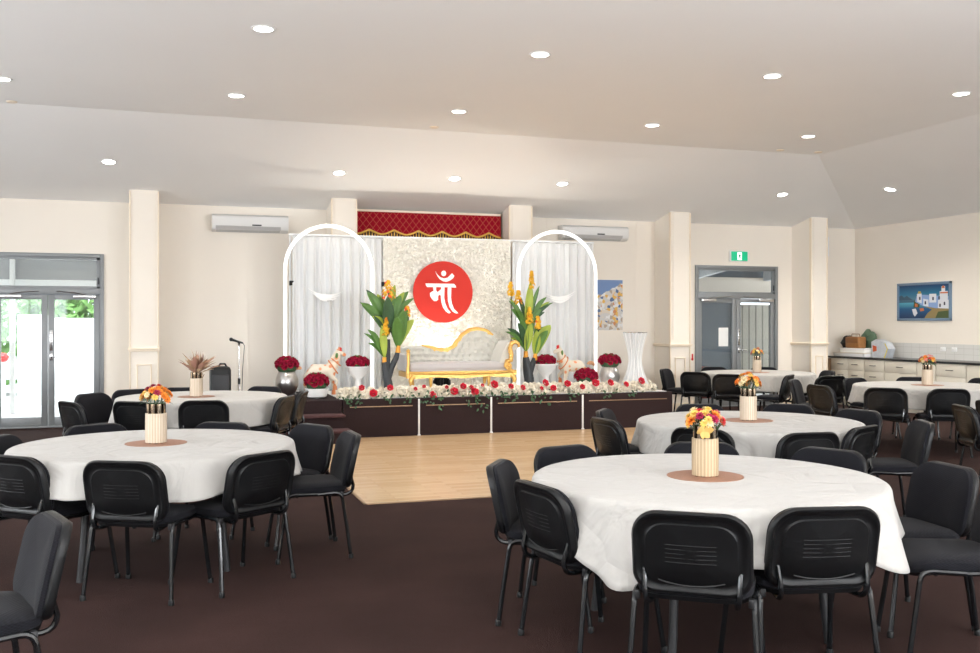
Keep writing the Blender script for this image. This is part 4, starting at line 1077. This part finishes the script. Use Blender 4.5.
plant((5.10, 13.62, DZ), 'tall artificial plant with paddle leaves and orange flower spikes right of the sofa', dict(
    trunk=[(.03, 0, 0), (.02, 0, .18), (-.01, 0, .36), (-.03, 0, .50)], tr=[.075, .075, .065, .045],
    branches=[([(.02, 0, .24), (.07, 0, .38), (.11, 0, .48)], [.055, .045, .035])],
    bands=[((-.03, 0, .52), (0, 0, 1)), ((.115, 0, .48), (.1, 0, 1))],
    leaves=[((-.03, 0, .58), (-.34, -.06, .93), .09, 'leafdark'), ((-.03, 0, .58), (-.14, -.08, 1.06), .14, 'leaf'), ((-.03, 0, .58), (.02, -.08, 1.02), .13, 'leafyellow'), ((-.03, 0, .6), (-.20, .05, .86), .10, 'leaf'),
            ((.115, 0, .52), (.34, -.06, .98), .17, 'leafyellow'), ((.115, 0, .52), (.12, -.06, .90), .14, 'leafyellow'), ((.115, 0, .55), (.20, .04, 1.02), .12, 'leaf'),
            ((-.03, 0, .9), (-.30, 0, 1.34), .08, 'leaf'), ((-.03, 0, .9), (-.28, -.04, 1.22), .10, 'leaf'), ((-.02, 0, .9), (.03, -.04, 1.62), .13, 'leafyellow'), ((-.0, 0, .9), (.18, 0, 1.52), .07, 'leafdark'), ((-.0, 0, .9), (.30, 0, 1.40), .08, 'leaf'), ((-.0, 0, .9), (.34, -.02, 1.28), .07, 'leafdark'), ((0, 0, .9), (.20, -.04, 1.22), .10, 'leaf'), ((-.02, 0, .9), (-.16, 0, 1.44), .07, 'leafdark'), ((-.02, .01, .60), (-.02, .01, 1.1), .05, 'leaf')],
   flowers=[((.05, 0, 1.52), .26, .045, .0), ((-.28, 0, 1.42), .20, .05, .0), ((-.16, 0, 1.30), .20, .05, .1), ((-.0, -.05, 1.0), .24, .05, .1), ((.14, -.04, .92), .18, .05, .05)]), 4)

# ------------------------------------------------------------------ flower garland along the stage edge
gd = thing('rose_garland', 'long garland of white and red roses along the front edge of the stage', 'garland')
rnd = random.Random(21); pts = []
x = 2.20
fol = MB()
while x < 6.86:
    for row in range(9):
        y = SY + .10 + (row % 3) * .085 + (row // 3) * .02 + rnd.uniform(-.02, .02); z = DZ + .030 + (row // 3) * .042 + rnd.uniform(-.010, .014)
        if row >= 6 and rnd.random() < .35: continue
        pts.append((x + rnd.uniform(-.03, .03), y, z, rnd.uniform(.036, .046)))
    x += .078
pts.sort(key=lambda p: p[1] - p[2])
st_ = MB()
tmpl = [v.co[:] for v in ROSE_WHITE.vertices]; tf = [tuple(p.vertices) for p in ROSE_WHITE.polygons]
for i, (x, y, z, s_) in enumerate(pts):
    d = Vector((rnd.uniform(-.5, .5), -1 + rnd.uniform(-.3, .6), rnd.uniform(.2, 1.2))).normalized(); q = d.to_track_quat('Z', 'Y')
    if i < 100:
        o = put('white_rose', ROSE_WHITE, gd, (x, y, z), q.to_euler()); o.scale = (s_,) * 3
    else:
        st_.add([q @ (Vector(v) * s_) + Vector((x, y, z)) for v in tmpl], tf)
    if rnd.random() < .22:
        a = rnd.uniform(-1, 1); leafblade(fol, (x, y - .02, z - .02), (a, -.7, rnd.uniform(-.8, .3)), (0, 0, 1), rnd.uniform(.05, .09), .035)
o = st_.build('white_roses', M['rosewhite'], gd, sharp=None); o['kind'] = 'stuff'
# trailing leaves over the edge
for cx, dn in ((2.35, .10), (2.75, .05), (3.05, .06), (3.48, .16), (3.95, .13), (4.10, .22), (4.62, .08), (5.05, .14), (5.45, .08), (6.0, .06), (6.4, .05), (2.25, .05), (3.3, .08), (4.4, .10), (4.9, .10)):
    for k in range(int(6 + dn * 40)):
        t = rnd.random(); leafblade(fol, (cx + rnd.uniform(-.10, .10) * (1 - .4 * t), SY - .025 + rnd.uniform(-.015, .0), DZ + .05 - (dn + .05) * t), (rnd.uniform(-1, 1), -.5, rnd.uniform(-1, .2)), (0, -1, .3), rnd.uniform(.03, .055), .026)
for k in range(90):
    leafblade(fol, (rnd.uniform(2.15, 6.9), SY + rnd.uniform(.03, .30), DZ + rnd.uniform(.01, .07)), (rnd.uniform(-1, 1), -1, rnd.uniform(-.1, .8)), (0, 0, 1), rnd.uniform(.05, .08), .035)
o = fol.build('foliage', M['leafdark'], gd, sharp=None); o['kind'] = 'stuff'
for x, z, s_ in ((2.44, .20, .045), (2.60, .10, .058), (2.83, .19, .048), (3.18, .16, .03), (3.43, .04, .060), (3.62, .18, .03), (3.73, .10, .062), (3.86, .19, .05), (3.98, .16, .04), (4.03, .08, .062), (4.33, .21, .062), (4.56, .17, .045), (4.74, .14, .045), (5.20, .12, .05), (5.10, .22, .058), (5.42, .20, .055), (5.02, .12, .03), (5.65, .13, .045), (5.86, .20, .060), (6.10, .20, .055), (6.35, .16, .045), (6.62, .22, .058), (3.30, .20, .028), (4.14, .20, .028)):
    s_ *= .84; z *= .74; o = put('red_rose', ROSE_BRIGHT, gd, (x, SY + .07 + (.04 if z > .15 else 0), DZ + z), Vector((rnd.uniform(-.3, .3), -1, .5)).normalized().to_track_quat('Z', 'Y').to_euler()); o.scale = (s_,) * 3

# ------------------------------------------------------------------ microphone stand, speaker
ms = thing('microphone_stand', 'thin black microphone stand left of the stage', 'microphone stand', (.90, 13.55, 0))
MB().lathe([(.001, 0), (.13, 0), (.135, .012), (.05, .022), (.02, .03), (.001, .03)], 28).build('base', M['black_metal'], ms)
MB().tube([(0, 0, .02), (0, 0, .75)], .011, 10).build('lower_pole', M['chrome'], ms)
MB().tube([(0, 0, .72), (0, 0, 1.24)], .008, 10).build('upper_pole', M['chrome'], ms)
MB().tube([(0, 0, .70), (0, 0, .78)], .017, 10).build('clutch', M['black'], ms)
MB().tube([(0, 0, 1.22), (0, 0, 1.26), (-.02, 0, 1.28)], [.012, .016, .014], 8).build('clip', M['black'], ms)
mk = MB().tube([(.05, 0, 1.255), (-.06, 0, 1.29), (-.085, 0, 1.298)], [.011, .016, .020], 10).build('microphone', M['black']); mk.location = (.90, 13.55, 0)
tag(mk, 'black handheld microphone clipped on the stand', 'microphone'); MB().ball((-.105, 0, 1.305), .026, 12, 8).build('grille', M['black_metal'], mk)
cb = MB().tube([(.05, 0, 1.255), (.07, .0, 1.22), (.045, 0, .9), (.035, 0, .5), (.03, 0, .06), (.14, .05, .009), (.4, .25, .008), (.3, .7, .008)], .0045, 6).build('microphone_cable', M['black'], None, (.90, 13.55, 0)); tag(cb, 'thin black cable hanging down the microphone stand', 'cable')
sk = thing('portable_speaker', 'tall black portable speaker behind the vase of dried leaves', 'speaker', (.64, 13.3, 0))
MB().box(-.135, .135, -.13, .13, .05, .955, .05).build('cabinet', M['black'], sk)
MB().box(-.105, .105, -.142, -.12, .12, .85, .02).build('grille', M['black_metal'], sk)
MB().tube([(-.02, 0, .95), (.0, 0, .985), (.06, 0, .985), (.08, 0, .95)], .014, 8).build('handle', M['black'], sk)
for x in (-.10, .10): MB().tube([(x - .02, .06, .05), (x + .02, .06, .05)], .05, 14).build('wheel', M['black'], sk)
MB().box(-.11, .11, -.11, -.02, 0, .055, .01).build('foot', M['black'], sk)

# ------------------------------------------------------------------ chair (made once, then copied)
def chair_proto():
    c = thing('stacking_chair', '', 'chair')
    # seat pad: outline rounded, waterfall front
    out = rrect(.47, .44, .09, 5, .11)
    def ring(scale, z, drop=0.0): 
        return [(x * scale, y * scale + .01, z - drop * max(0, (y * scale) / .22) ** 3) for x, y in out]
    MB().loops([ring(.93, .425, .03), ring(.985, .435, .035), ring(1.0, .452, .035), ring(.985, .468, .030), ring(.90, .480, .022), ring(.55, .486, .01), ring(.15, .487, 0)]).build('seat', M['fabric'], c)
    MB().loops([ring(.80, .405, .02), ring(.95, .412, .03), ring(.975, .430, .034), ring(.95, .432, .034)]).build('seat_shell', M['shell'], c)
    # back: u across, v up; leans backwards and curves around the sitter
    def bp(u, v, w):
        lean = .22; y = -.215 - (v + .17) * lean + w + 1.1 * u * u * .6
        return (u, y, .615 + v)
    o1 = rrect(.475, .345, .11, 7, .085)
    def br(sx, sy, w, dv=0): return [bp(u * sx, v * sy + dv, w) for u, v in o1]
    shell = MB().loops([br(.97, .97, .004), br(1.0, 1.0, -.006), br(1.0, 1.0, -.022), br(.965, .955, -.034), br(.925, .90, -.034), br(.895, .86, -.027), br(.85, .79, -.020), br(.78, .72, -.020), br(.755, .69, -.026), br(.30, .3, -.027), br(.04, .04, -.029)])
    for k in range(5):
        v = -.035 + .018 * k; pts = [bp(u, v, -.0272) for u in (-.10, -.05, 0, .05, .10)]; shell.tube(pts, .0016, 5)
    pts = [bp(u, -.118 - .012 * (1 - (u / .11) ** 2), -.026) for u in [-.13 + .026 * i for i in range(11)]]; shell.tube(pts, .0035, 5)
    bs = shell.build('back_shell', M['shell'], c)
    MB().loops([br(.965, .965, .0), br(.985, .985, .010), br(.965, .965, .024), br(.88, .86, .034), br(.55, .5, .040), br(.12, .12, .041)]).build('back_pad', M['fabric'], c)
    for s_ in (-1, 1):
        f = [(s_ * .262, .255, .004), (s_ * .250, .225, .20), (s_ * .240, .200, .375)] + bezier((s_ * .240, .198, .385), (s_ * .238, .19, .425), (s_ * .236, .14, .425), 4) + [(s_ * .236, .0, .420)]
        lg = MB().tube(f, .0125, 8).build('leg', M['legs'], c)
        MB().lathe([(.001, 0), (.016, 0), (.0165, .02), (.013, .03), (.001, .03)], 10, (s_ * .262, .255, 0)).build('foot_cap', M['black'], lg)
        r_ = [(s_ * .262, -.215, .004), (s_ * .250, -.190, .20), (s_ * .240, -.165, .375)] + bezier((s_ * .240, -.163, .385), (s_ * .238, -.155, .425), (s_ * .236, -.11, .425), 4) + [(s_ * .236, .0, .420)]
        lg = MB().tube(r_, .0125, 8).build('leg', M['legs'], c)
        MB().lathe([(.001, 0), (.016, 0), (.0165, .02), (.013, .03), (.001, .03)], 10, (s_ * .262, -.215, 0)).build('foot_cap', M['black'], lg)
        a = [(s_ * .15, -.02, .405), (s_ * .165, -.14, .400)] + bezier((s_ * .17, -.17, .400), (s_ * .18, -.245, .395), (s_ * .185, -.245, .46), 5) + [bp(s_ * .19, -.07, -.008)]
        MB().tube(a, .0115, 8).build('back_support', M['legs'], c)
        MB().box(s_ * .228 - .012, s_ * .228 + .012, -.17, -.145, .395, .43, .004).build('bolt_bracket', M['black_metal'], c)
    MB().tube([(-.238, .13, .413), (.238, .13, .413)], .009, 8).tube([(-.238, -.09, .413), (.238, -.09, .413)], .009, 8).build('crossbar', M['legs'], c)
    return c
CH = chair_proto(); used = False
def chair(x, y, deg, label, group):
    global used
    c = CH if not used else dup(CH); used = True
    c.location = (x, y, 0); c.rotation_euler = (0, 0, radians(deg)); c['label'] = label; c['group'] = group
    return c

# ------------------------------------------------------------------ tables
R_T = .86
def folding_table(x, y, label):
    t = thing('round_table', label, 'table', (x, y, 0), 0, 'round banquet tables')
    MB().lathe([(.001, .722), (R_T - .015, .722), (R_T, .728), (R_T, .742), (R_T - .01, .747), (.001, .747)], 64).build('table_top', M['cabinet'], t)
    for sx in (-1, 1):
        for sy in (-1, 1):
            MB().tube([(sx * .36, sy * .36, .722), (sx * .42, sy * .42, 0.0)], .020, 10).build('leg', M['black_metal'], t)
        MB().box(sx * .37 - .012, sx * .37 + .012, -.36, .36, .30, .33).build('stretcher', M['black_metal'], t)
    MB().box(-.45, .45, -.45, .45, .695, .722, .004).build('under_frame', M['black_metal'], t)
    return t
def cloth(x, y, label, drop, lobe, phi0, seed, nf=15):
    rnd = random.Random(seed); ph = [rnd.uniform(0, 6.3) for _ in range(6)]
    n = 240; rings = []
    prof = [(.02, 0), (.45, 0), (.80, 0), (R_T - .02, 0), (R_T - .004, -.002), (R_T + .006, -.008), (R_T + .011, -.018)]
    for r, z in prof: rings.append([(r * cos(2 * pi * i / n), r * sin(2 * pi * i / n), .753 + z) for i in range(n)])
    m = 12
    for k in range(1, m + 1):
        ring = []
        for i in range(n):
            a = 2 * pi * i / n
            L = drop + lobe * abs(cos(2 * (a - phi0))) ** 6 + .014 * sin(3 * a + ph[0]) + .008 * sin(7 * a + ph[1])
            s_ = k / m; z = -.018 - (L - .018) * s_
            f = .5 + .5 * sin(nf * a + ph[2] + 1.1 * sin(2 * a + ph[3]) + .5 * sin(5 * a + ph[4]))
            g = .5 + .5 * sin((nf * 1.7) * a + ph[5] + sin(3 * a))
            amp = (.034 * f ** 1.6 + .014 * g) * (s_ ** 1.2) * (L / .22)
            lob = .03 * abs(cos(2 * (a - phi0))) ** 6 * s_ * (1 if lobe > .03 else 0)
            r = R_T + .012 + .012 * s_ + amp + lob
            ring.append((r * cos(a), r * sin(a), .753 + z))
        rings.append(ring)
    o = MB().loops(rings, True, True, False).build('tablecloth', M['cloth'], None, (x, y, 0), sharp=None)
    md = o.modifiers.new('thickness', 'SOLIDIFY'); md.thickness = .003; md.offset = 1
    return tag(o, label, 'tablecloth', 'white round tablecloths')
tw = {'T1': 'nearest the camera at right', 'T2': 'second from the camera at right', 'T3': 'nearest the camera at left', 'T4': 'at far left before the glass door', 'T5': 'before the kitchen cabinets', 'T6': 'farthest back by the right doors'}
tables = {'T1': (2.57, 4.31), 'T2': (4.36, 6.66), 'T3': (-.08, 6.60), 'T4': (.34, 10.68), 'T5': (8.94, 9.73), 'T6': (8.72, 13.08)}
clothp = {'T1': (.225, .13, radians(-143), 3), 'T2': (.20, .03, .4, 5), 'T3': (.195, .035, radians(-75), 8), 'T4': (.25, .02, .2, 12), 'T5': (.22, .02, 1.0, 16), 'T6': (.24, .02, 0, 20)}
def vase_set(tx, ty, key, sleevem, flowers, seed, hue):
    wh = tw[key]
    tag(MB().lathe([(.001, .0), (.19, 0), (.192, .002), (.19, .004), (.001, .004)], 48).build('placemat', M['copper'], None, (tx, ty, .7545)), 'round copper placemat on the tablecloth ' + wh, 'placemat', 'copper placemats')
    zb = .7590
    v = thing('glass_vase', ('gold' if sleevem == 'sleevegold' else 'cream') + ' sleeved cylinder vase on the table ' + wh, 'vase', (tx, ty, zb), 0, 'cylinder vases on the tables')
    MB().lathe([(.001, 0), (.058, 0), (.060, .004), (.060, .252), (.057, .252), (.057, .012), (.001, .012)], 40).build('glass', M['vaseglass'], v)
    MB().lathe([(.0605, .004), (.0655, .004), (.0665, .10), (.0655, .190), (.0605, .190)], 96, (0, 0, 0), lambda a, z: .012 * sin(a * 24)).build('sleeve', M[sleevem], v)
    rnd = random.Random(seed)
    b = thing('flower_bouquet', flowers + ' in the vase on table ' + wh, 'flowers', (tx, ty, zb + (.17 if key == 'T1' else .195)), 0, 'table bouquets')
    stm = MB()
    spots = []
    if hue == 'dried':
        for i in range(64):
            a = rnd.uniform(0, 6.3); e = rnd.uniform(.3, 1.45); d = Vector((cos(a) * cos(e) + .12, sin(a) * cos(e), sin(e)))
            lb = MB(); leafblade(lb, Vector((0, 0, .03)) + d * rnd.uniform(.03, .12), d, (0, 0, 1) if e < 1 else (1, 0, 0), rnd.uniform(.12, .18), .048, .12)
            lb.build('dried_leaf', DRY[i % 3], b, sharp=None)
            stm.tube([(0, 0, -.15), tuple(d * .08)], .0025, 4)
        stm.build('stems', M['bronze'], b)
        return
    for i in range(len(hue)):
        t = (i + .5) / len(hue); zc = 1 - 1.05 * t; q = math.sqrt(max(0, 1 - zc * zc)); a = i * 2.4 + rnd.uniform(-.3, .3)
        p = Vector((q * cos(a) * .088, q * sin(a) * .088, .095 + zc * .070 + rnd.uniform(-.012, .012))); nrm = Vector((q * cos(a), q * sin(a), zc + .3)).normalized()
        o = put('bloom', BL[hue[i]], b, p, nrm.to_track_quat('Z', 'Y').to_euler()); s_ = rnd.uniform(.020, .027) * (1.1 if hue[i] in 'o' else .9); o.scale = (s_,) * 3
        stm.tube([(0, 0, -.15), (p.x * .2, p.y * .2, .0), tuple(p * .9)], .0022, 4)
    stm.build('stems', M['leafdark'], b)
    lf = MB()
    for i in range(26):
        a = rnd.uniform(0, 6.3); e = rnd.uniform(-.1, 1.2); d = Vector((cos(a) * cos(e), sin(a) * cos(e), sin(e))); leafblade(lf, Vector((0, 0, .07)) + d * .05, d, (0, 0, 1), .06, .022)
    f = lf.build('foliage', M['leafdark'], b, sharp=None); f['kind'] = 'stuff'
    if key == 'T1':
        bf = MB()
        leafblade(bf, (-.05, -.075, .06), (-1, -.3, .35), (0, 1, .4), .05, .05, .1); leafblade(bf, (-.05, -.075, .06), (-.5, -.3, -.8), (0, 1, .2), .04, .034, .1)
        leafblade(bf, (-.05, -.075, .06), (.9, -.4, .3), (0, 1, .4), .048, .05, .1); leafblade(bf, (-.05, -.075, .06), (.5, -.3, -.7), (0, 1, .2), .038, .034, .1)
        bf.build('butterfly', mat('pale_gold_wing', (.55, .35, .10), .7), b, sharp=None)
def bloom_mesh(col, seed):
    rnd = random.Random(seed); mb = MB()
    m_ = mat('silk_petal', col, .65, var=.2, vscale=30)
    for l, (cnt, rr, tl) in enumerate(((9, 1.15, .15), (8, .95, .55), (6, .7, .95), (4, .4, 1.3))):
        for k in range(cnt):
            a = 2 * pi * k / cnt + l * .4; d = Vector((cos(a) * cos(tl), sin(a) * cos(tl), sin(tl))); leafblade(mb, d * .05, d, (0, 0, 1), rr, .52, .12 - .1 * l, 4)
    return mb.mesh('bloom', m_, None)
BL = {'o': bloom_mesh((.86, .27, .03), 1), 'y': bloom_mesh((.86, .58, .14), 2), 'm': bloom_mesh((.38, .01, .07), 3), 'p': bloom_mesh((.78, .30, .30), 4), 'c': bloom_mesh((.84, .68, .40), 5), 'r': bloom_mesh((.62, .03, .03), 6), 'v': bloom_mesh((.55, .18, .36), 7)}
DRY = [mat('dried_leaf_brown', (.42, .26, .15), .8, var=.3), mat('dried_leaf_tan', (.58, .42, .26), .8, var=.3), mat('dried_leaf_rose', (.44, .24, .18), .8, var=.3)]
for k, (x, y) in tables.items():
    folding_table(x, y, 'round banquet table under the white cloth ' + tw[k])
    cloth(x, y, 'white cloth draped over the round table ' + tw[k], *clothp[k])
vase_set(*tables['T1'], 'T1', 'sleevegold', 'mixed maroon, pink and yellow flowers', 31, 'cmycrmpymcomypcmrycvmpymcocmypmrcyomcvyp')
vase_set(*tables['T2'], 'T2', 'sleeve', 'orange and cream flowers', 32, 'ooyocoyoocoycooycooyccoyoco')
vase_set(*tables['T3'], 'T3', 'sleeve', 'bright orange flowers with magenta tips', 33, 'rmoymoyomoooyoomyooycooyoyoo')
vase_set(.27, 10.62, 'T4', 'sleeve', 'dried brown leaves', 34, 'dried')
vase_set(*tables['T5'], 'T5', 'sleeve', 'coral, orange and cream flowers', 35, 'prpcopcropccoypocycopcoyocpo')
vase_set(*tables['T6'], 'T6', 'sleeve', 'small orange and yellow flowers', 36, 'oyroyyocyroyyocyoryc')

G = {'T1': 'chairs around the nearest right table', 'T2': 'chairs around the middle right table', 'T3': 'chairs around the nearest left table', 'T4': 'chairs around the far left table', 'T5': 'chairs around the table by the cabinets', 'T6': 'chairs around the table by the right glass doors', 'X': 'chairs at the picture edge'}
CHAIRS = [
 ('T1', 2.11, 3.60, -36, 'black chair seen from behind, left of the two before the nearest right table'),
 ('T1', 2.59, 3.57, -12, 'black chair seen from behind, right of the two before the nearest right table'),
 ('T1', 3.61, 4.10, 84, 'black chair right of the nearest right table, its padded front showing beyond the tablecloth'),
 ('T1', 3.45, 3.62, 64, 'black chair cut by the right picture edge, its seat reaching towards the nearest right table'),
 ('T1', 1.89, 4.24, -81, 'black chair left of the nearest right table, its plastic back in front of another chair'),
 ('T1', 1.90, 4.75, -122, 'black chair seen edge on at the far left side of the nearest right table'),
 ('T1', 2.33, 5.15, -165, 'black chair behind the left rear edge of the nearest right table, beside the dance floor'),
 ('T1', 3.02, 5.06, -205, 'black chair behind the nearest right table, directly behind its vase'),
 ('T1', 3.45, 4.68, -245, 'black chair behind the right rear edge of the nearest right table'),
 ('T2', 3.78, 6.20, -53, 'black chair before the middle right table, mostly hidden behind the maroon bouquet'),
 ('T2', 4.16, 5.85, -3, 'black chair seen from behind at the front of the middle right table'),
 ('T2', 4.64, 6.04, 27, 'black chair at the front right of the middle right table, turned aside'),
 ('T2', 5.17, 6.05, 65, 'black chair standing apart right of the middle right table, facing left with its seat showing'),
 ('T2', 5.34, 6.82, -258, 'black chair with padded front at the right rear of the middle right table'),
 ('T2', 5.18, 7.38, -227, 'black chair behind the middle right table, right of its vase'),
 ('T2', 4.54, 7.55, -193, 'black chair behind the middle right table, left of its vase'),
 ('T2', 3.49, 6.91, -86, 'black chair, back shell in view, between dance floor and middle right table'),
 ('T2', 3.75, 7.42, -128, 'black chair mostly hidden behind another at the left rear of the middle right table'),
 ('T3', -.12, 5.84, -28, 'black chair seen from behind at the front of the nearest left table'),
 ('T3', .37, 5.92, 35, 'black chair at the front right of the nearest left table, turned towards the vase'),
 ('T3', -.66, 6.22, -43, 'black chair cut by the left picture edge, back shell in view, at nearest left table'),
 ('X', -.68, 3.97, 108, 'black chair in the bottom left corner, padded front in view, facing out of the picture'),
 ('T3', .77, 6.99, -240, 'black chair right of the nearest left table with its padded front in view'),
 ('T3', .90, 6.53, 92, 'black chair seen edge on beside the dance floor corner, right of nearest left table'),
 ('T3', .25, 7.27, -209, 'black chair behind the nearest left table, right of its orange bouquet'),
 ('T3', -.41, 7.39, -158, 'black chair behind the nearest left table, left of its orange bouquet'),
 ('T3', -.83, 6.92, -115, 'black chair at the left picture edge behind the nearest left table'),
 ('T4', .35, 9.98, -8, 'black chair seen from behind before the far left table, below the dried leaves'),
 ('T4', -.17, 10.01, -36, 'black chair seen from behind before the far left table, beside the orange bouquet'),
 ('T4', -.66, 10.08, -60, 'black chair in front of the left glass door, its back shell turned to the camera'),
 ('T4', -.58, 10.83, -133, 'black chair with padded front against the left glass door'),
 ('T4', -.29, 11.27, -158, 'black chair behind the far left table, in front of the first pillar'),
 ('T4', .10, 11.43, -188, 'black chair behind the far left table, between the pillar and the dried leaves'),
 ('T4', .90, 11.37, -217, 'black chair behind the right end of the far left table, below the silver vase'),
 ('T4', .89, 10.12, 64, 'black chair right of the far left table, left of two overlapping backs by the steps'),
 ('T4', 1.12, 10.72, 72, 'black chair right of the far left table, the one closest to the stage steps'),
 ('T5', 7.98, 9.33, -43, 'black chair seen from behind at the front left of the table by the cabinets'),
 ('T5', 8.48, 9.02, -24, 'black chair seen from behind at the front right of the table by the cabinets'),
 ('X', 7.06, 6.88, -112, 'black chair near the right picture edge facing right, pale light on its back shell'),
 ('X', 7.66, 7.20, -108, 'black chair at the right picture edge, just behind one with a pale lit back shell'),
 ('T5', 9.52, 10.58, -216, 'black chair behind the table by the cabinets, left of its vase'),
 ('T5', 10.14, 10.13, -245, 'black chair behind the table by the cabinets, cut by the right picture edge'),
 ('T5', 8.84, 10.63, -168, 'black chair with padded front at the left rear corner of the table by the cabinets'),
 ('T6', 7.75, 13.14, -48, 'black chair seen from behind at the left front of the farthest table'),
 ('T6', 7.86, 12.51, -33, 'black chair seen from behind before the farthest table, left of the orange bouquet'),
 ('T6', 7.78, 13.78, -138, 'black chair beside the stage end and the white hourglass stand'),
 ('T6', 8.64, 14.05, -193, 'black chair behind the farthest table, left of its vase'),
 ('T6', 9.31, 13.85, -224, 'black chair behind the farthest table, right of its vase'),
 ('T6', 8.26, 12.05, 42, 'black chair facing left at the right front of the farthest table, seat in view'),
 ('T5', 7.94, 10.60, -138, 'black chair with padded front left of the cabinet table, second in the overlapping row'),
 ('T5', 7.67, 9.82, -88, 'black chair with grey lit back shell, nearest of the overlapping row beside the cabinet table'),
 ('T6', 9.49, 12.75, 77, 'black chair with a rounded padded top right of the farthest table, behind another chair'),
 ('T5', 8.89, 11.72, -8, 'black chair seen from behind between the farthest table and the cabinet table'),
]
for k, x, y, a, lb in CHAIRS: chair(x, y, a, lb, G[k])
